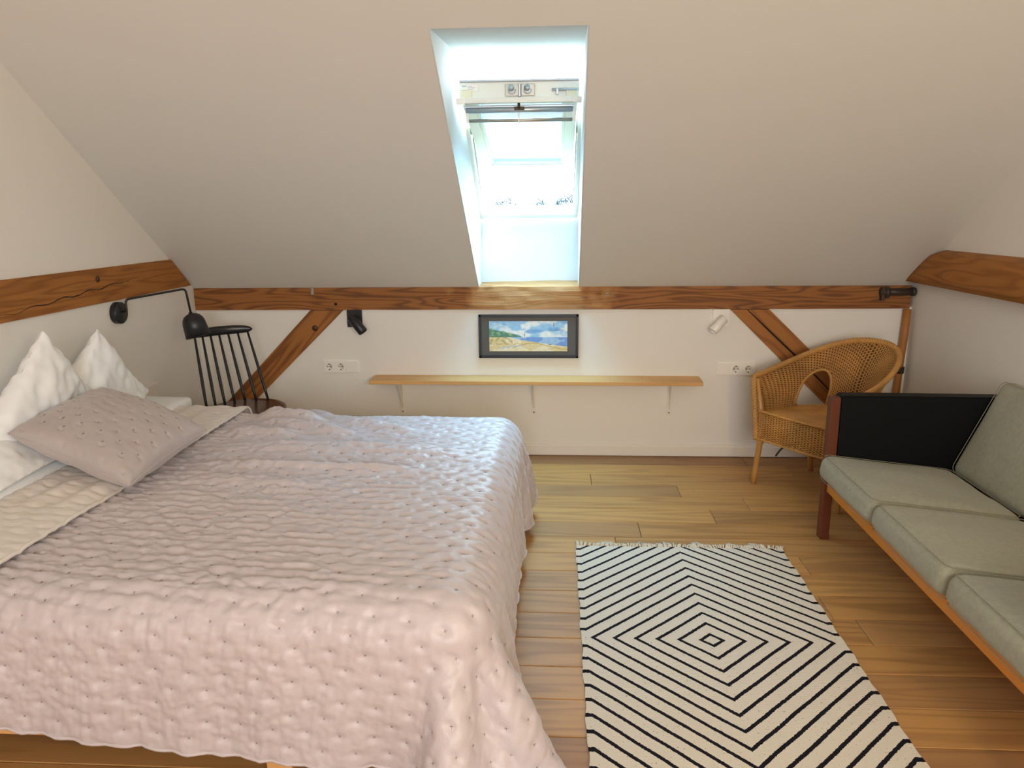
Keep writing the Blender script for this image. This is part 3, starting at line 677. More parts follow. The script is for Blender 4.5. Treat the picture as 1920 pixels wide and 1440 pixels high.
# ------------------------------------------------------------------ windsor chair
wc = thing('spindle_chair', 'black spindle-back wooden chair with dark oval seat in the left back corner', 'chair', (.485, -.535, 0))
fd = Vector((.7, -.714, 0)).normalized(); sd = Vector((fd.y*-1, fd.x, 0))   # sd: towards the far end of the back
sc0 = Vector((.487, -.53, .425))
vs = []
def seat_pt(a, k): return sc0+sd*(math.sin(a)*.215*k)+fd*(math.cos(a)*(.205 if math.cos(a) > 0 else .215)*k)
c = MB(); rings = [(.55, -.020), (.93, -.018), (1.0, -.008), (1.0, .006), (.95, .012), (.75, .007), (.3, .003), (0, .002)]
n_ = 40; vv = []; ff = []
for k, h in rings:
    for i in range(n_): q = seat_pt(2*PI*i/n_, k); vv.append((q.x, q.y, q.z+h))
for i in range(len(rings)-1):
    for k in range(n_): ff.append((i*n_+k, i*n_+(k+1) % n_, (i+1)*n_+(k+1) % n_, (i+1)*n_+k))
ff.append(tuple(range(n_-1, -1, -1)))
c.add(vv, ff, True); c.build('seat', 'seatwood', wc)
cb, ctp = [], []
for i in range(7):
    u = (i-3)/3
    b0 = sc0+sd*(u*.175)-fd*(.165-.05*u*u)+Vector((0, 0, .008))
    t0 = sc0+sd*(u*.150)-fd*(.315-.045*u*u)+Vector((0, 0, .395+.0))
    cb.append(b0); ctp.append(t0)
    c = MB(); mid = b0.lerp(t0, .35); c.tube([b0, b0.lerp(t0, .15), mid, b0.lerp(t0, .7), t0], [.007, .0085, .0095, .0078, .006], 8); c.build('spindle', 'blackchair', wc)
c = MB(); K = 26; rows = []
for i in range(K+1):
    u = -1.16+2.32*i/K; q = sc0+sd*(u*.150)-fd*(.316-.045*u*u)+Vector((0, 0, .405))
    hh = .026*(1-.35*abs(u/1.16)**3); ww = .012
    e_ = math.sqrt(max(0, 1-(abs(u)/1.165)**14))
    rows.append([q+fd*(ww*math.cos(a)*e_)+Vector((0, 0, hh*math.sin(a)*e_)) for a in [2*PI*k/12 for k in range(12)]])
vv = [tuple(v) for r in rows for v in r]; ff = [(i*12+k, i*12+(k+1) % 12, (i+1)*12+(k+1) % 12, (i+1)*12+k) for i in range(K) for k in range(12)]+[tuple(range(11, -1, -1)), tuple(range(K*12, K*12+12))]
c.add(vv, ff, True); c.build('crest_rail', 'blackchair', wc)
for s1, s2 in ((-1, 1), (1, 1), (-1, -1), (1, -1)):
    a = sc0+sd*s1*.13+fd*s2*.12-Vector((0, 0, .018)); b_ = Vector((sc0.x, sc0.y, 0))+sd*s1*.19+fd*s2*.185
    c = MB(); c.tube([a, a.lerp(b_, .35), b_], [.012, .016, .010], 10); c.build('leg', 'blackchair', wc)
for s1 in (-1, 1):
    a = sc0+sd*s1*.165+fd*.155; b_ = sc0+sd*s1*.165-fd*.155; a.z = b_.z = .17
    MB().tube([a, a.lerp(b_, .5), b_], [.006, .009, .006], 8).build('stretcher', 'blackchair', wc)

# ------------------------------------------------------------------ wicker armchair
WF = Vector((3.455, -.668, 0)); WA = Vector((.577, -.817, 0)); WB = Vector((.817, .577, 0))
def Wp(a, b_, z): return WF+WA*a+WB*b_+Vector((0, 0, z))
def rim(u):
    th = PI*u; cc, ss = math.cos(th), max(0, math.sin(th))
    return Wp(-.305*math.copysign(abs(cc)**.85, cc), .0+.60*ss**.85, .597+.172*ss**1.2)
def base(u):
    th = PI*u; cc, ss = math.cos(th), max(0, math.sin(th))
    return Wp(-.245*math.copysign(abs(cc)**.7, cc), .02+.42*ss**.75, .40)
def shell(u, v):
    a, b_ = base(u), rim(u); q = a.lerp(b_, v); c0 = Wp(0, .25, q.z); d_ = (q-c0); d_.z = 0
    return q+d_.normalized()*(-.035*math.sin(PI*v)*(0.3+math.sin(PI*u)))
ac = thing('wicker_armchair', 'honey-brown wicker armchair with curved hooded back in the right back corner', 'chair', tuple(Wp(0, .25, 0)))
def open_side(u, v):
    """arched gaps between arm and back on both sides"""
    uu = u if u < .5 else 1-u
    c0, hw = .245, .105
    if abs(uu-c0) > hw or v > .66: return False
    return v < .66*math.sqrt(max(0, 1-((uu-c0)/hw)**2))**.6 if abs((uu-c0)/hw) < 1 else False
c = MB(); NU = 74; rowsn = 46
def arm_v(v0): return v0
for r in range(rowsn):
    v = (r+.5)/rowsn; seg = []
    def flush():
        if len(seg) > 2: c.tube(list(seg), .0030, 4, caps=False)
        seg.clear()
    for i in range(NU*2+1):
        u = i/(NU*2)
        if open_side(u, v): flush(); continue
        q = shell(u, v); c0 = Wp(0, .25, q.z); dn = q-c0; dn.z = 0; dn.normalize()
        ph = (i//2+r) % 2
        off = (.0038 if ph else -.0038)
        seg.append(q+dn*off)
    flush()
for i in range(0, NU+1):
    u = i/NU; seg = []
    for k in range(15):
        v = k/14
        if open_side(u, v): 
            if len(seg) > 1: c.tube(seg, .0030, 4, caps=False)
            seg = []; continue
        seg.append(shell(u, v))
    if len(seg) > 1: c.tube(seg, .0030, 4, caps=False)
tag(c.build('woven_back', 'wicker', ac), kind='stuff')
# dark backing so the weave reads dense, the gaps' shade put into its colour
m, ns, ln, b = mat('wicker_gap_shade'); b.inputs['Base Color'].default_value = (.10, .04, .012, 1); b.inputs['Roughness'].default_value = .8; MT['gap_shade'] = m
c = MB(); UU, VV = 150, 40; G = [[shell(i/UU, j/VV) for j in range(VV+1)] for i in range(UU+1)]
vv = [tuple(G[i][j]) for i in range(UU+1) for j in range(VV+1)]; ff = []
for i in range(UU):
    for j in range(VV):
        if not open_side((i+.5)/UU, (j+.5)/VV): ff.append((i*(VV+1)+j, i*(VV+1)+j+1, (i+1)*(VV+1)+j+1, (i+1)*(VV+1)+j))
c.add(vv, ff, True); c.build('gap_shade_backing', 'gap_shade', ac)
# arch edging
for side in (0, 1):
    c = MB(); pts = []
    for k in range(33):
        a = PI*k/32; uu = .245-.105*math.cos(a); v = .66*max(0, math.sin(a))**.6
        pts.append(shell(uu if side == 0 else 1-uu, v))
    c.tube(pts, .008, 8); c.build('arch_edging', 'cane', ac)
# braided rim that runs round the back and down the arm fronts
def braid(c, path, R, r, twist, strands=3):
    path = [Vector(p_) for p_ in path]; L_ = 0; out = [[] for _ in range(strands)]; prev = None
    for i, p_ in enumerate(path):
        t = (path[min(i+1, len(path)-1)]-path[max(i-1, 0)]).normalized()
        x = t.cross(Vector((0, 0, 1))) if prev is None else prev-t*prev.dot(t)
        if x.length < 1e-4: x = t.cross(Vector((1, 0, 0)))
        x.normalize(); prev = x; y_ = t.cross(x)
        if i: L_ += (p_-path[i-1]).length
        for s in range(strands):
            a = L_*twist+2*PI*s/strands; out[s].append(p_+x*math.cos(a)*R+y_*math.sin(a)*R*.8)
    for s in out: c.tube(s, r, 6)
c = MB()
pts = [Wp(-.262, -.012, .255+.345*k/40)+WA*(-.035*math.sin(PI*.5*k/40)**2) for k in range(40)]
pts += [rim(k/300)+Vector((0, 0, .004)) for k in range(301)]
pts += [Wp(.262, -.012, .255+.345*(1-k/40))+WA*(.035*math.sin(PI*.5*(1-k/40))**2) for k in range(1, 41)]
braid(c, pts, .0085, .0085, 130); c.build('braided_rim', 'wicker', ac)
# front panels beside the seat (narrow cane posts)
for s in (-1, 1):
    MB().tube([Wp(s*.245, .0, .25), Wp(s*.248, .0, .42), Wp(s*.285, .0, .59)], .011, 10).build('arm_post', 'cane', ac)
# seat
c = MB()
for r in range(56):
    bb = -.012+r*.0080; hw = .245 if bb < .1 else .245*max(.2, 1-((bb-.1)/.40)**2)**.5
    n_ = 48; c.tube([Wp(-hw+2*hw*i/n_, bb, .408+.003*((i//2+r) % 2)+.012*math.cos(PI*(i/n_-.5))*1) for i in range(n_+1)], .0038, 4, caps=False)
tag(c.build('woven_seat', 'wicker', ac), kind='stuff')
MB().prism([tuple(Wp(a, b_, 0).xy) for a, b_ in [(-.24, .0), (.24, .0), (.24, .15), (.19, .33), (.08, .43), (-.08, .43), (-.19, .33), (-.24, .15)]], 2, .395, .404).build('seat_base', 'gap_shade', ac)
# aprons front and sides
c = MB()
def apron(path, z0, z1):
    n_ = len(path)-1; rr = int((z1-z0)/.0062)
    for r in range(rr+1):
        z = z0+(z1-z0)*r/rr
        pp = []
        for i, p_ in enumerate(path):
            t = (path[min(i+1, n_)]-path[max(i-1, 0)]).normalized(); nn_ = Vector((t.y, -t.x, 0))
            pp.append(Vector((p_.x, p_.y, z))+nn_*(.0036 if ((i//2+r) % 2) else -.0036))
        c.tube(pp, .0029, 4, caps=False)
    for i in range(0, n_+1, 2): c.tube([Vector((path[i].x, path[i].y, z0)), Vector((path[i].x, path[i].y, z1))], .0032, 4)
apron([Wp(-.25+.5*i/54, -.008-.012*math.sin(PI*i/54), 0) for i in range(55)], .262, .418)
for s in (-1, 1): apron([Wp(s*.25, .0+.30*i/30, 0) for i in range(31)], .27, .41)
tag(c.build('woven_apron', 'wicker', ac), kind='stuff')
c = MB(); c.box(0, 0.001, 0, .001, .3, .301)
c = MB(); c.hexa([Wp(-.245, 0, .268), Wp(.245, 0, .268), Wp(.245, .003, .268), Wp(-.245, .003, .268), Wp(-.245, 0, .412), Wp(.245, 0, .412), Wp(.245, .003, .412), Wp(-.245, .003, .412)]); c.build('apron_backing', 'gap_shade', ac)
c = MB()
braid(c, [Wp(-.252+.504*k/120, -.014-.012*math.sin(PI*k/120), .419) for k in range(121)], .004, .0045, 190)
braid(c, [Wp(-.252+.504*k/120, -.012-.012*math.sin(PI*k/120), .262) for k in range(121)], .003, .004, 190)
c.build('apron_braid', 'wicker', ac)
for (a, b_), (a2, b2) in zip(((-.232, .01), (.232, .01), (-.19, .33), (.19, .33)), ((-.262, -.01), (.262, -.01), (-.22, .43), (.22, .43))):
    c = MB(); p0, p1 = Wp(a, b_, .40), Wp(a2, b2, 0); pts = [p0.lerp(p1, k/6) for k in range(7)]
    c.tube(pts, [.016, .0165, .016, .0168, .0155, .016, .0145], 12); lg = c.build('leg', 'cane', ac)
    c = MB()
    for k in range(4): c.tube(arc(p0.lerp(p1, .36+k*.018), .0175, 0, 2*PI, 14, (1, 0, 0), (0, 1, 0)), .0035, 5)
    c.build('cane_binding', 'wicker', lg)
MB().tube([Wp(-.22, .04, .255), Wp(-.1, .10, .245), Wp(.1, .10, .245), Wp(.22, .04, .255)], .014, 10).build('cross_stretcher', 'cane', ac)
MB().tube([Wp(-.20, .02, .25), Wp(-.195, .20, .24), Wp(-.2, .36, .25)], .012, 10).build('cross_stretcher', 'cane', ac)
c = MB(); pp = fillet([Wp(-.085, .02, .262), Wp(-.105, .0, .235), Wp(-.125, -.01, .195)], .02); c.tube(pp, .005, 8); tag(c.build('strap_end', 'blacklamp', ac), 'loose black strap end hanging under the seat')

# ------------------------------------------------------------------ soft boxes (cushions)
def soft_box(c, org, ex, ey, ez, hx, hy, hz, r, bulge=(0, 0, 0), n=22, wr=0, seed=0):
    """rounded box with puffed faces; org centre, ex/ey/ez unit axes, half sizes"""
    org, ex, ey, ez = Vector(org), Vector(ex), Vector(ey), Vector(ez)
    H = (hx, hy, hz)
    for ax in range(3):
        for sg in (-1, 1):
            vs = []; u_i, v_i = [(1, 2), (2, 0), (0, 1)][ax]
            for i in range(n+1):
                for j in range(n+1):
                    q = [0, 0, 0]; q[ax] = sg
                    q[u_i] = math.sin((i/n-.5)*PI*.98)/math.sin(.49*PI); q[v_i] = math.sin((j/n-.5)*PI*.98)/math.sin(.49*PI)
                    P_ = Vector((q[0]*hx, q[1]*hy, q[2]*hz)); I_ = Vector([max(-(h-r), min(h-r, P_[k])) for k, h in enumerate(H)])
                    d_ = P_-I_
                    if d_.length > 1e-9: d_ = d_.normalized()*r
                    P_ = I_+d_
                    uu = [P_[k]/H[k] for k in range(3)]
                    for k in range(3):
                        k1, k2 = (k+1) % 3, (k+2) % 3
                        P_[k] += bulge[k]*uu[k]*max(0, 1-uu[k1]**2)*max(0, 1-uu[k2]**2)
                    if wr: 
                        nz = mn.noise(Vector((P_.x*5+seed, P_.y*14, P_.z*5)))
                        P_[2] += wr*nz*(uu[2] if abs(uu[2]) > .5 else 0)
                    vs.append(org+ex*P_.x+ey*P_.y+ez*P_.z)
            fs = []
            for i in range(n):
                for j in range(n):
                    f_q = (i*(n+1)+j, (i+1)*(n+1)+j, (i+1)*(n+1)+j+1, i*(n+1)+j+1); fs.append(f_q if sg > 0 else f_q[::-1])
            c.add(vs, fs, True)
    return c
def weld(o):
    bm = bmesh.new(); bm.from_mesh(o.data); bmesh.ops.remove_doubles(bm, verts=bm.verts, dist=1e-5); bmesh.ops.recalc_face_normals(bm, faces=bm.faces); bm.to_mesh(o.data); bm.free(); return o
def loop_edge(org, ex, ey, ez, hx, hy, z, r, bul, n=16):
    """rounded rectangle just inside the edge, for a seam"""
    pts = []
    org, ex, ey, ez = Vector(org), Vector(ex), Vector(ey), Vector(ez)
    for (sx_, sy_, a0) in ((1, 1, 0), (-1, 1, PI/2), (-1, -1, PI), (1, -1, 1.5*PI)):
        for k in range(7):
            a = a0+PI/2*k/6; pts.append((sx_*(hx-r)+r*math.cos(a), sy_*(hy-r)+r*math.sin(a)))
    out = []
    m_ = len(pts)
    for i in range(m_):
        p0, p1 = pts[i], pts[(i+1) % m_]; L_ = math.hypot(p1[0]-p0[0], p1[1]-p0[1]); k = max(1, int(L_/.03))
        for j in range(k): out.append((p0[0]+(p1[0]-p0[0])*j/k, p0[1]+(p1[1]-p0[1])*j/k))
    return [org+ex*a+ey*b_+ez*z for a, b_ in out]

# ------------------------------------------------------------------ sofa
sf = thing('sofa', 'three-seat sofa with teak frame and black leather armrest along the right wall', 'sofa', (3.8, -2.0, 0))
SY0, SY1 = -1.165, -2.86
def leg(x0, x1, y0, y1, ztop, taper=.006):
    return MB().hexa([(x0+taper, y0+taper, 0), (x1-taper, y0+taper, 0), (x1-taper, y1-taper, 0), (x0+taper, y1-taper, 0), (x0, y0, ztop), (x1, y0, ztop), (x1, y1, ztop), (x0, y1, ztop)], .003)
leg(3.412, 3.452, -1.192, -1.142, .668, .0).build('leg', 'teak', sf)
leg(3.412, 3.452, -2.93, -2.88, .668, .0).build('leg', 'teak', sf)
leg(4.10, 4.14, -1.17, -1.12, .25).build('leg', 'teak', sf)
leg(4.10, 4.14, -2.93, -2.88, .25).build('leg', 'teak', sf)
MB().box(3.424, 3.446, -2.885, -1.19, .232, .300, .003).build('front_rail', 'teak_rail', sf)
MB().box(4.10, 4.125, -2.885, -1.19, .22, .285, .003).build('back_rail', 'teak_rail', sf)
MB().hexa([(3.446, -2.88, .262), (4.10, -2.88, .212), (4.10, -1.19, .212), (3.446, -1.19, .262), (3.446, -2.88, .274), (4.10, -2.88, .224), (4.10, -1.19, .224), (3.446, -1.19, .274)]).build('seat_slats', 'teak_rail', sf)
for (ya, yb2) in ((-1.178, -1.102), (-2.95, -2.874)):
    c = MB(); c.prism([(3.455, .26), (4.17, .21), (4.21, .60), (4.20, .668), (3.462, .675), (3.455, .665)], 1, ya, yb2, .012)
    o = c.build('leather_armrest', 'leather', sf)
    for p_ in o.data.polygons: p_.use_smooth = False
# backrest frame
c = MB(); bx = Vector((.40, 0, .92)).normalized()
c.hexa([(4.07, -2.88, .26), (4.10, -2.88, .26), (4.10, -1.19, .26), (4.07, -1.19, .26), (4.205, -2.88, .66), (4.235, -2.88, .66), (4.235, -1.19, .66), (4.205, -1.19, .66)], .004); c.build('back_frame', 'teak_rail', sf)
# seat cushions
tilt = math.atan2(-.062, .54)
ex = Vector((math.cos(tilt), 0, math.sin(tilt))); ez = Vector((-math.sin(tilt), 0, math.cos(tilt))); ey = Vector((0, 1, 0))
bnd = [-1.183, -1.745, -2.295, -2.868]
lab = ['sage green seat cushion at the far end of the sofa, against the black armrest', 'sage green middle seat cushion of the sofa', 'sage green seat cushion nearest the camera, cut by the right photo edge']
for i in range(3):
    ya, yb2 = bnd[i+1]+.002, bnd[i]-.002; cy_ = (ya+yb2)/2; hy = (yb2-ya)/2
    org = Vector((3.665, cy_, .325)) - ez*.0
    t_ = thing('seat_cushion', lab[i], 'cushion', tuple(org), 'sofa seat cushions')
    c = MB(); soft_box(c, org, ex, ey, ez, .288, hy, .054, .040, (.006, .002, .014), 24, .006, i*3.1); weld(c.build('cover', 'sage', t_))
    c = MB(); c.tube(loop_edge(org, ex, ey, ez, .278, hy-.008, .052, .03, 0), .0015, 5, closed=True)
    c.tube(loop_edge(org, ex, ey, ez, .278, hy-.008, -.052, .03, 0), .0015, 5, closed=True); c.build('piping', 'piping', t_)
bt = math.atan2(.17, .40)
ezb = Vector((math.sin(bt), 0, math.cos(bt))); exb = Vector((-math.cos(bt), 0, math.sin(bt)))   # exb: towards the sitter
labb = ['sage green back cushion at the far end of the sofa, beside the black armrest', 'sage green middle back cushion of the sofa, mostly cut by the photo edge', 'sage green back cushion at the near end of the sofa']
for i in range(3):
    ya, yb2 = bnd[i+1]+.003, bnd[i]-.003; cy_ = (ya+yb2)/2; hy = (yb2-ya)/2
    org = Vector((3.955, cy_, .338))+ezb*.225-exb*.045
    t_ = thing('back_cushion', labb[i], 'cushion', tuple(org), 'sofa back cushions')
    c = MB(); soft_box(c, org, ezb, ey, exb, .228, hy, .052, .040, (.004, .002, .016), 24, .005, i*7.7); weld(c.build('cover', 'sage', t_))
    c = MB(); c.tube(loop_edge(org, ezb, ey, exb, .218, hy-.008, .050, .03, 0), .0015, 5, closed=True)
    c.tube(loop_edge(org, ezb, ey, exb, .218, hy-.008, -.050, .03, 0), .0015, 5, closed=True); c.build('piping', 'piping', t_)

# ------------------------------------------------------------------ rug
RX0, RX1, RY0, RY1 = 2.293, 3.206, -2.812, -1.314
rcx, rcy = 2.7495, -2.063
rg = thing('rug', 'cream flat-woven rug with black concentric diamond lines and fringe on the floor', 'rug', (rcx, rcy, 0))
nx_, ny_ = 60, 100; c = MB()
X_, Y_ = np.meshgrid(np.linspace(RX0, RX1, nx_+1), np.linspace(RY0, RY1, ny_+1), indexing='ij')
Z_ = .0075+.0007*fbm(X_, Y_, 5, 2, 3)
X2 = X_+np.where(np.abs(X_-rcx) > .44, .0025*np.sin(Y_*23)+.0015*np.sin(Y_*61), 0)
G = np.stack([X2, Y_, Z_], -1); c.grid(G)
for sl in (G[0], G[-1], G[:, 0], G[:, -1]):
    bot = sl.copy(); bot[:, 2] = .0005; c.grid(np.stack([sl, bot]), smooth=False)
o = c.build('woven_field', 'rug', rg)
c = MB(); random.seed(5)
for yy, sg in ((RY1, 1), (RY0, -1)):
    x = RX0+.004
    while x < RX1:
        cl = random.random()
        ln_ = random.uniform(.045, .068)*(.75+.25*math.sin(x*47)); lean = random.uniform(-.012, .012)+.016*math.sin(x*30); 
        for k in range(3):
            dx = random.uniform(-.006, .006); kx = random.uniform(-.007, .007)
            c.tube([(x, yy-sg*.002, .005), (x+lean*.4+kx, yy+sg*ln_*.45, .010+random.uniform(0, .006)), (x+lean+dx-kx*.3, yy+sg*ln_, .003)], [.0019, .0016, .0012], 4)
        x += random.choice((.006, .007, .008, .008, .012))
tag(c.build('fringe', 'cream', rg), kind='stuff')

# ------------------------------------------------------------------ bed
BX1 = 2.035; BY0, BY1 = -2.80, -.985; BT = .525
bd = thing('double_bed', 'pine double bed frame, side rail just visible under the quilt at lower left', 'bed', (1.0, -1.9, 0))
MB().box(.03, BX1-.11, BY0+.01, BY0+.036, .125, .33, .004).build('side_rail', 'pine', bd)
MB().box(.03, BX1-.11, BY1-.028, BY1, .125, .33, .004).build('side_rail', 'pine', bd)
MB().box(BX1-.14, BX1-.112, BY0+.01, BY1, .125, .33, .004).build('foot_rail', 'pine', bd)
MB().box(.03, .055, BY0, BY1, .125, .50, .004).build('head_rail', 'pine', bd)
for x, y in ((.10, BY0+.03), (1.42, BY0+.05), (.10, BY1-.10), (1.52, BY1-.10)): MB().box(x, x+.07, y, y+.07, 0, .126, .003).build('leg', 'pine', bd)
for k in range(14): MB().box(.10+k*.135, .17+k*.135, BY0+.03, BY1-.03, .225, .243, .002).build('slat', 'pine', bd)
mt = thing('mattress', 'thick white mattress in a fitted sheet, showing at the head of the bed', 'mattress', (1.0, -1.9, .245))
c = MB(); soft_box(c, (1.01, (BY0+BY1)/2, (.245+BT)/2), (1, 0, 0), (0, 1, 0), (0, 0, 1), .955, (BY1-BY0)/2-.030, (BT-.245)/2, .075, (0, 0, .003), 20); weld(c.build('sheet_cover', 'linen', mt))
hb = thing('headboard', 'low white panel against the left wall behind the head of the bed', 'headboard', (.01, -1.9, 0))
MB().box(.002, .024, BY0-.02, -.60, .08, .585, .002).build('panel', 'white', hb)
MB().box(.002, .034, BY0-.02, -.58, .583, .592, .002).build('top_edge', 'white', hb)
MB().box(.002, .024, BY0-.02, BY0+.04, 0, .08).build('foot', 'white', hb); MB().box(.002, .024, -.66, -.60, 0, .08).build('foot', 'white', hb)

# cloth solver --------------------------------------------------------
def drape(P, h, lo, hi, r, steps=150, iters=10, pin=None, fric=.6, floor_z=.02, g=-9.8, bend=.6, shear=.5, th=.006):
    """position based cloth over a rounded box [lo,hi]; P (n,m,3) start, h rest spacing"""
    V = np.zeros_like(P); dt = 1/60.; lo, hi = np.array(lo)+r, np.array(hi)-r
    n, m_ = P.shape[:2]
    def batches(di, dj, L_, k):
        out = []
        for s in (0, 1):
            if di and not dj: a = (slice(s*di, None), slice(None))
            A, B = None, None
            ii = np.arange(0, n-abs(di)); jj = np.arange(0, m_-abs(dj))
            I, J = np.meshgrid(ii, jj, indexing='ij')
            key = (I//max(1, di) if di else J//max(1, abs(dj))) % 2 == s
            I, J = I[key], J[key]
            if dj >= 0: a_, b_ = I*m_+J, (I+di)*m_+J+dj
            else: a_, b_ = I*m_+J-dj, (I+di)*m_+J
            out.append((a_, b_, L_, k))
        return out
    B = batches(1, 0, h, 1)+batches(0, 1, h, 1)+batches(1, 1, h*2**.5, shear)+batches(1, -1, h*2**.5, shear)+batches(2, 0, 2*h, bend)+batches(0, 2, 2*h, bend)+batches(4, 0, 4*h, bend*.6)+batches(0, 4, 4*h, bend*.6)
    flat = P.reshape(-1, 3); W = np.ones(len(flat)); 
    if pin is not None: W[pin.reshape(-1)] = 0
    p0 = flat.copy()
    for st in range(steps):
        V2 = V.reshape(-1, 3)*.985; V2[:, 2] += g*dt; q = flat+V2*dt*W[:, None]; 
        for it in range(iters):
            for a_, b_, L_, k in B:
                d_ = q[b_]-q[a_]; ln_ = np.sqrt((d_**2).sum(1))+1e-9; w_ = W[a_]+W[b_]+1e-9
                corr = d_*((ln_-L_)/ln_*k/w_)[:, None]
                q[a_] += corr*W[a_][:, None]; q[b_] -= corr*W[b_][:, None]
            if it % 3 == 2 or it == iters-1:
                I_ = np.clip(q, lo, hi); d_ = q-I_; dist = np.sqrt((d_**2).sum(1))
                inside = dist < 1e-6
                hit = (dist < r+th) & ~inside
                q[hit] = I_[hit]+d_[hit]/dist[hit][:, None]*(r+th)
                q[inside, 2] = hi[2]+r+th
                tch = hit | inside
                q[tch] = q[tch]*(1-fric*.3)+(flat[tch]*[1, 1, 0]+q[tch]*[0, 0, 1])*(fric*.3)
                q[:, 2] = np.maximum(q[:, 2], floor_z)
        V = ((q-flat)/dt); flat = q
    return flat.reshape(P.shape)
def upsample(P, k):
    """Catmull-Rom refinement of a grid"""
    def up(A):
        n = A.shape[0]; E_ = np.concatenate([2*A[:1]-A[1:2], A, 2*A[-1:]-A[-2:-1]]); out = []
        t = np.arange(k)/k
        p0, p1, p2, p3 = E_[:-3], E_[1:-2], E_[2:-1], E_[3:]
        seg = []
        for tt in t:
            seg.append(.5*(2*p1+(p2-p0)*tt+(2*p0-5*p1+4*p2-p3)*tt**2+(3*p1-p0-3*p2+p3)*tt**3))
        S_ = np.stack(seg, 1).reshape((-1,)+A.shape[1:])
        return np.concatenate([S_, A[-1:]])
    return np.swapaxes(up(np.swapaxes(up(P), 0, 1)), 0, 1)
def normals(G):
    a = np.gradient(G, axis=0); b_ = np.gradient(G, axis=1); n = np.cross(a, b_); return n/(np.linalg.norm(n, axis=-1, keepdims=True)+1e-12)
LA, LB = .088, .047     # stitch lattice: spacing in a row, row spacing
def lattice_dist(s, t):
    """vector distance to the nearest stitch of a staggered lattice; rows run along s"""
    best = np.full(s.shape, 9.); bx_ = np.zeros_like(s); by_ = np.zeros_like(s)
    r0 = np.round(t/LB)
    for dr in (-1, 0, 1):
        r = r0+dr; off = np.mod(r, 2)*LA/2; k = np.round((s-off)/LA); dx = s-off-k*LA; dy = t-r*LB; d_ = np.hypot(dx, dy)
        u = d_ < best; best = np.where(u, d_, best); bx_ = np.where(u, dx, bx_); by_ = np.where(u, dy, by_)
    return best, bx_, by_
def quilt_disp(s, t, seed=0, puff=.0075, wr=.0022, pull=None, rowk=1.0):
    d_, dx, dy = lattice_dist(s, t)
    h = puff*(1-np.exp(-(dx/.017)**2-(dy/.011)**2))
    a0 = np.clip(.55+.55*fbm(s, t, seed+5, 2, 1.6), 0.1, 1.2) if pull is None else pull
    ts2 = t+.0085*np.cos(2*np.pi*(s+.03*fbm(s, t, seed+11, 2, 2))/LA*1.0)*np.where(np.mod(np.round(t/LB), 2) > .5, -1, 1)*.8
    h = h*.8+.0058*rowk*np.clip(a0, 0, 1)*(np.abs(np.sin(np.pi*ts2/LB))**.55-.6)*(1+.5*fbm(s, t, seed+13, 2, 5))
    # fine puckers, mostly parallel to the rows
    w1 = fbm(s*.55+.03*fbm(s, t, seed+9, 2, 4), t*2.2, seed, 3, 11); w1 = w1*rowk+(1-rowk)*.75*fbm(s*2.0, t*.5+.03*fbm(s, t, seed+7, 2, 3), seed+3, 3, 8); w2 = fbm(s*1.6, t*1.6, seed+1, 2, 15)
    a = np.clip(.55+.55*fbm(s, t, seed+5, 2, 1.6), 0.1, 1.2) if pull is None else pull
    return h*(.75+.25*a)+wr*a*(w1*.8+w2*.35)*(.35+np.minimum(1, d_/.03))

# quilt: s runs from the folded edge to the foot, t across the bed
hc = .0245
sA, sB = .60, BX1+.36; tA, tB = BY0-.30, BY1+.235
ns_, nt_ = int((sB-sA)/hc)+1, int((tB-tA)/hc)+1
s_ = sA+hc*np.arange(ns_); t_ = tA+hc*np.arange(nt_)
Sg, Tg = np.meshgrid(s_, t_, indexing='ij')
rot = -.04; P0 = np.stack([sA+(Sg-sA)*math.cos(rot)-(Tg+1.9)*math.sin(rot)*0, Tg+(Sg-sA)*math.sin(rot), np.full_like(Sg, BT+.02)], -1)
P0[..., 2] += .004*np.random.RandomState(3).rand(ns_, nt_)
pin = np.zeros((ns_, nt_), bool); pin[0, (t_ > BY0) & (t_ < BY1)] = True
box_lo, box_hi = (-.2, BY0, .13), (BX1, BY1, BT)
PQ = drape(P0, hc, box_lo, box_hi, .11, steps=110, iters=9, pin=pin)
KU = 5
GQ = upsample(PQ, KU)
su = np.linspace(Sg[0, 0], Sg[-1, 0], GQ.shape[0]); tu = np.linspace(Tg[0, 0], Tg[0, -1], GQ.shape[1]); SU, TU = np.meshgrid(su, tu, indexing='ij')
NQ = normals(GQ)
topm = np.clip((GQ[..., 2]-.44)/.08, 0, 1)
def ridge(X, Y, ax_, ay_, bx2, by2, w_, h):
    dx, dy = bx2-ax_, by2-ay_; L2 = dx*dx+dy*dy; u = ((X-ax_)*dx+(Y-ay_)*dy)/L2; uc = np.clip(u, 0, 1)
    d_ = np.hypot(X-(ax_+uc*dx), Y-(ay_+uc*dy)); return h*np.exp(-(d_/w_)**2)*np.clip(np.sin(np.pi*np.clip(uc, .03, .97))*1.4, 0, 1)
R_ = np.zeros_like(SU); Xq, Yq = GQ[..., 0], GQ[..., 1]
for q in ((.78, -1.10, 1.16, -1.22, .05, .030), (.82, -1.22, 1.35, -1.40, .045, .022), (.74, -1.36, 1.10, -1.42, .05, .020), (1.20, -1.16, 1.62, -1.36, .04, .014), (.80, -1.55, 1.9, -1.62, .07, .014), (.8, -1.79, 1.75, -1.83, .035, .012), (.85, -1.93, 1.4, -2.02, .05, .010), (.85, -1.0, 1.15, -1.03, .05, .022)):
    R_ += ridge(Xq, Yq, *q)
R_ -= ridge(Xq, Yq, .74, -1.72, 1.7, -1.76, .022, .010)
flatm = np.clip((Xq-1.45)/.35, 0, 1)
pull = np.clip(1.15-.65*flatm, .25, 1.2)
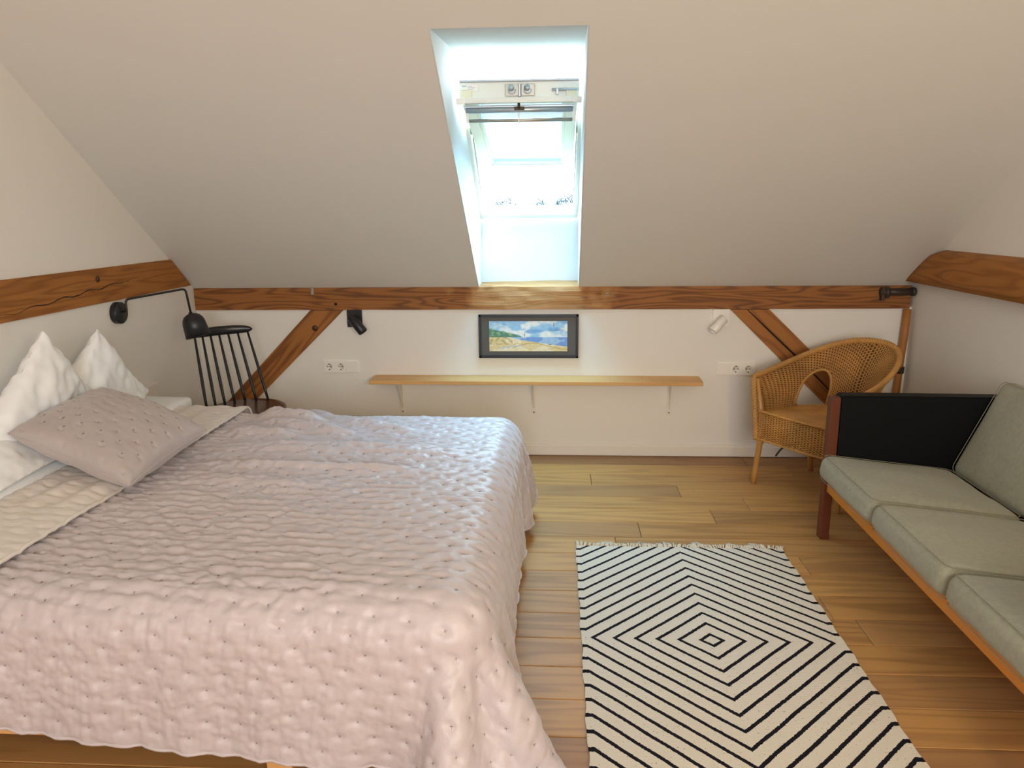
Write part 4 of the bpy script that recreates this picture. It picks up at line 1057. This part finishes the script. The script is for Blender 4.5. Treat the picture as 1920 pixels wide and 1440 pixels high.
dsp = quilt_disp(SU, TU, 1, .0105, .0030, pull*(.9+.1*topm)+.12, topm)+R_*topm*1.9
# long soft vertical folds in the hanging parts
side = 1-topm
dsp += side*.006*np.sin(SU*21+1.5*np.sin(SU*5)+2*TU)*np.clip((.5-GQ[..., 2])/.25, 0, 1)*(TU < -2.6)
GQ = GQ+NQ*dsp[..., None]
GQ[..., 2] = np.maximum(GQ[..., 2], .012)
qt = thing('quilt', 'dusty pink-grey quilted bedspread with cross stitches, draped over the bed', 'bedspread', (1.3, -1.9, BT), None)
c = MB(); c.grid(GQ); o = c.build('quilted_cover', 'quilt', qt)
hem = [GQ[i, 0] for i in range(0, GQ.shape[0], 3)]+[GQ[-1, j] for j in range(0, GQ.shape[1], 3)]+[GQ[i, -1] for i in range(GQ.shape[0]-1, -1, -3)]
c = MB(); c.tube(hem, .0048, 6); c.build('hem', 'quilt', qt)
# stitches: little crosses sewn at every lattice point
def stitches(G, su, tu, ds, dt_):
    c = MB(); NG = normals(G); vs = []; fs = []
    r = int(math.floor(tu[0]/LB))
    while r*LB < tu[-1]:
        off = (r % 2)*LA/2; k = int(math.floor((su[0]-off)/LA))
        while off+k*LA < su[-1]:
            i = int(round((off+k*LA-su[0])/ds)); j = int(round((r*LB-tu[0])/dt_))
            if 2 < i < G.shape[0]-3 and 2 < j < G.shape[1]-3:
                p_ = G[i, j]; n = NG[i, j]; a = G[i+1, j]-G[i-1, j]; a /= np.linalg.norm(a); b_ = np.cross(n, a); p_ = p_+n*.0014
                for dd, ee in ((a+b_, a-b_), (a-b_, a+b_)):
                    dd = dd/1.414*.0052; ee = ee/1.414*.0004; o_ = len(vs)
                    vs += [tuple(p_-dd-ee), tuple(p_+dd-ee), tuple(p_+dd+ee), tuple(p_-dd+ee), tuple(p_-dd-ee-n*.002), tuple(p_+dd-ee-n*.002), tuple(p_+dd+ee-n*.002), tuple(p_-dd+ee-n*.002)]
                    fs += [(o_, o_+1, o_+2, o_+3), (o_, o_+4, o_+5, o_+1), (o_+2, o_+6, o_+7, o_+3)]
            k += 1
        r += 1
    c.add(vs, fs); return c
tag(stitches(GQ, su, tu, su[1]-su[0], tu[1]-tu[0]).build('cross_stitches', 'thread', qt), kind='stuff')
# folded-back top of the quilt, pale reverse side
fA, fB = .12, .715
hf = .024; s2 = fA+hf*np.arange(int((fB-fA)/hf)+1); t2 = (BY0-.30)+hf*np.arange(int((BY1+.16-BY0+.30)/hf)+1)
S2, T2 = np.meshgrid(s2, t2, indexing='ij')
P2 = np.stack([S2+.02*np.sin(T2*3)*(S2-fA), T2, np.full_like(S2, BT+.055)], -1)
pin2 = np.zeros(S2.shape, bool); pin2[0, (t2 > BY0) & (t2 < BY1)] = True
PF = drape(P2, hf, (-.3, BY0-.012, .13), (BX1, BY1+.035, BT+.035), .07, steps=80, iters=8, pin=pin2)
GF = upsample(PF, 5); su2 = np.linspace(s2[0], s2[-1], GF.shape[0]); tu2 = np.linspace(t2[0], t2[-1], GF.shape[1]); SU2, TU2 = np.meshgrid(su2, tu2, indexing='ij')
NF = normals(GF)
edge = np.clip((SU2-.60)/.115, 0, 1)
dF = quilt_disp(SU2, TU2, 21, .0060, .0016, .75+0*SU2, .45)+.010*np.sin(SU2*55+2*np.sin(TU2*4))*np.clip(fbm(SU2, TU2, 31, 2, 1.2)+.1, 0, 1)
GF = GF+NF*dF[..., None]; GF[..., 2] -= .012*edge**3
fo = thing('folded_quilt_end', 'pale folded-back end of the quilt lying across the head half of the bed', 'bedspread', (.45, -1.9, BT+.03))
c = MB(); c.grid(GF); c.build('quilted_fold', 'fold', fo)
hem = [GF[i, 0] for i in range(0, GF.shape[0], 3)]+[GF[-1, j] for j in range(0, GF.shape[1], 3)]+[GF[i, -1] for i in range(GF.shape[0]-1, -1, -3)]
c = MB(); c.tube([h_-np.array([0, 0, .004]) for h_ in hem], .0065, 6); c.build('hem', 'fold', fo)

# white duvet edge under the fold
dv = thing('duvet', 'white duvet whose edge shows beside the headboard under the folded quilt', 'duvet', (.3, -1.9, BT))
c = MB(); soft_box(c, (.20, -1.85, BT+.030), (1, 0, 0), (0, 1, 0), (0, 0, 1), .165, .975, .032, .022, (.01, .0, .012), 26, .006, 4); weld(c.build('cover', 'linen', dv))

# ------------------------------------------------------------------ pillows
def pillow(org, U3, V3, half, thick, n=90, seed=0, wr=.006, dimples=False, concave=.07, pw=.42):
    org, U3, V3 = Vector(org), Vector(U3).normalized(), Vector(V3).normalized(); N3 = U3.cross(V3).normalized()
    a = np.sin(np.linspace(-.5, .5, n+1)*np.pi); u, v = np.meshgrid(a, a, indexing='ij')
    X_ = u*(1-concave*(1-v**2))*half; Y_ = v*(1-concave*(1-u**2))*half
    prof = np.clip(1-u**2, 0, 1)**pw*np.clip(1-v**2, 0, 1)**pw
    outs = []
    for sg in (1, -1):
        w_ = fbm(X_*1.0, Y_*1.0, seed+(sg > 0), 3, 4)*wr*prof**.5
        ew = np.clip(1-prof/.45, 0, 1)*wr*1.0*np.sin(np.arctan2(v, u)*34+seed)*prof**.3
        Zz = thick*prof+w_+ew
        if dimples and sg > 0:
            d_, dx, dy = lattice_dist(X_+1.01, Y_+1.0)
            Zz = Zz-.010*np.exp(-(dx/.010)**2-(dy/.007)**2)*np.clip(prof*3-.3, 0, 1)
        Zz = Zz*sg
        Pp = np.array(org)[None, None]+X_[..., None]*np.array(U3)+Y_[..., None]*np.array(V3)+Zz[..., None]*np.array(N3)
        outs.append(Pp)
    return outs
def bulk_white(name, label, org, U3, V3, half, thick, seed, wr=.012, post=None):
    t_ = thing(name, label, 'pillow', org, None)
    a, b_ = pillow(org, U3, V3, half, thick, seed=seed, wr=wr, concave=.05, pw=.38)
    if post: a, b_ = post(a), post(b_)
    c = MB(); c.grid(a); c.grid(b_, flip=True); weld(c.build('pillowcase', 'linen', t_))
    return t_
# two bed pillows standing on a corner against the wall
def squash(zmin, k):
    def f(P):
        P = P.copy(); d_ = np.clip(zmin+.12-P[..., 2], 0, None); P[..., 2] = np.where(P[..., 2] < zmin+.12, zmin+.12-.12*(1-np.exp(-d_/.12)), P[..., 2])
        P[..., 0] += d_*k; P[..., 0] = np.maximum(P[..., 0], .03); return P
    return f
q2 = 2**-.5
bulk_white('bed_pillow', 'left white bed pillow standing with a pointed corner up against the wall', (.205, -1.755, .675), (.10, -q2*1.0, q2), (.10, q2*1.0, q2), .27, .085, 5, .013, squash(.565, .35))
bulk_white('bed_pillow', 'right white bed pillow standing with a pointed corner up, below the black wall lamp', (.165, -1.345, .648), (.05, -q2*1.0, q2), (.14, q2*1.0, q2), .25, .08, 9, .012, squash(.565, .30))
bulk_white('bed_pillow', 'white bed pillow lying flat behind the quilted cushion at the left photo edge', (.16, -2.06, .67), (0, 1, .12), (1, 0, -.55), .25, .075, 15, .012, squash(.56, .0))
# quilted throw cushion
tcn = thing('throw_cushion', 'square dusty pink quilted cushion lying on the folded quilt in front of the white pillows', 'cushion', (.52, -1.83, .66))
Bc, Rc, Lc, Tc = Vector((.76, -2.15, .605)), Vector((.79, -1.64, .625)), Vector((.29, -2.02, .725)), Vector((.30, -1.52, .775))
cen = (Bc+Rc+Lc+Tc)/4; Uc = ((Rc-Bc)+(Tc-Lc)).normalized(); Vc = ((Lc-Bc)+(Tc-Rc)).normalized()
a, b_ = pillow(cen, Vc*-1, Uc, .266, .092, n=150, seed=40, wr=.0055, dimples=True, concave=.05, pw=.36)
c = MB(); c.grid(a); c.grid(b_, flip=True); weld(c.build('quilted_case', 'throw', tcn))
sc_b = MB(); NA = normals(a); NA = NA*np.sign(NA[75, 75] @ np.array(Vc.cross(Uc)*-1))
ua = np.sin(np.linspace(-.5, .5, 151)*np.pi)*.268
for r in range(14, 29):
    for k in range(6, 17):
        xx, yy = (k+(.5 if r % 2 else 0))*LA-1.01, r*LB-1.0
        if abs(xx) > .235 or abs(yy) > .235: continue
        i, j = int(np.argmin(abs(ua-xx))), int(np.argmin(abs(ua-yy))); p_ = a[i, j]+NA[i, j]*.0012
        e1 = a[min(i+1, 150), j]-a[i-1, j]; e1 /= np.linalg.norm(e1); e2 = np.cross(NA[i, j], e1)
        for dd, ee in ((e1+e2, e1-e2), (e1-e2, e1+e2)):
            dd = dd/1.414*.005; ee = ee/1.414*.0006; n3 = NA[i, j]*.002
            sc_b.add([tuple(q) for q in (p_-dd-ee, p_+dd-ee, p_+dd+ee, p_-dd+ee, p_-dd-ee-n3, p_+dd-ee-n3, p_+dd+ee-n3, p_-dd+ee-n3)], [(0, 1, 2, 3), (0, 4, 5, 1), (2, 6, 7, 3)])
tag(sc_b.build('cross_stitches', 'thread', tcn), kind='stuff')
per = [a[i, 0] for i in range(0, 151, 2)]+[a[-1, j] for j in range(0, 151, 2)]+[a[i, -1] for i in range(150, -1, -2)]+[a[0, j] for j in range(150, -1, -2)]
MB().tube(per, .0035, 6).build('piping', 'throw', tcn)
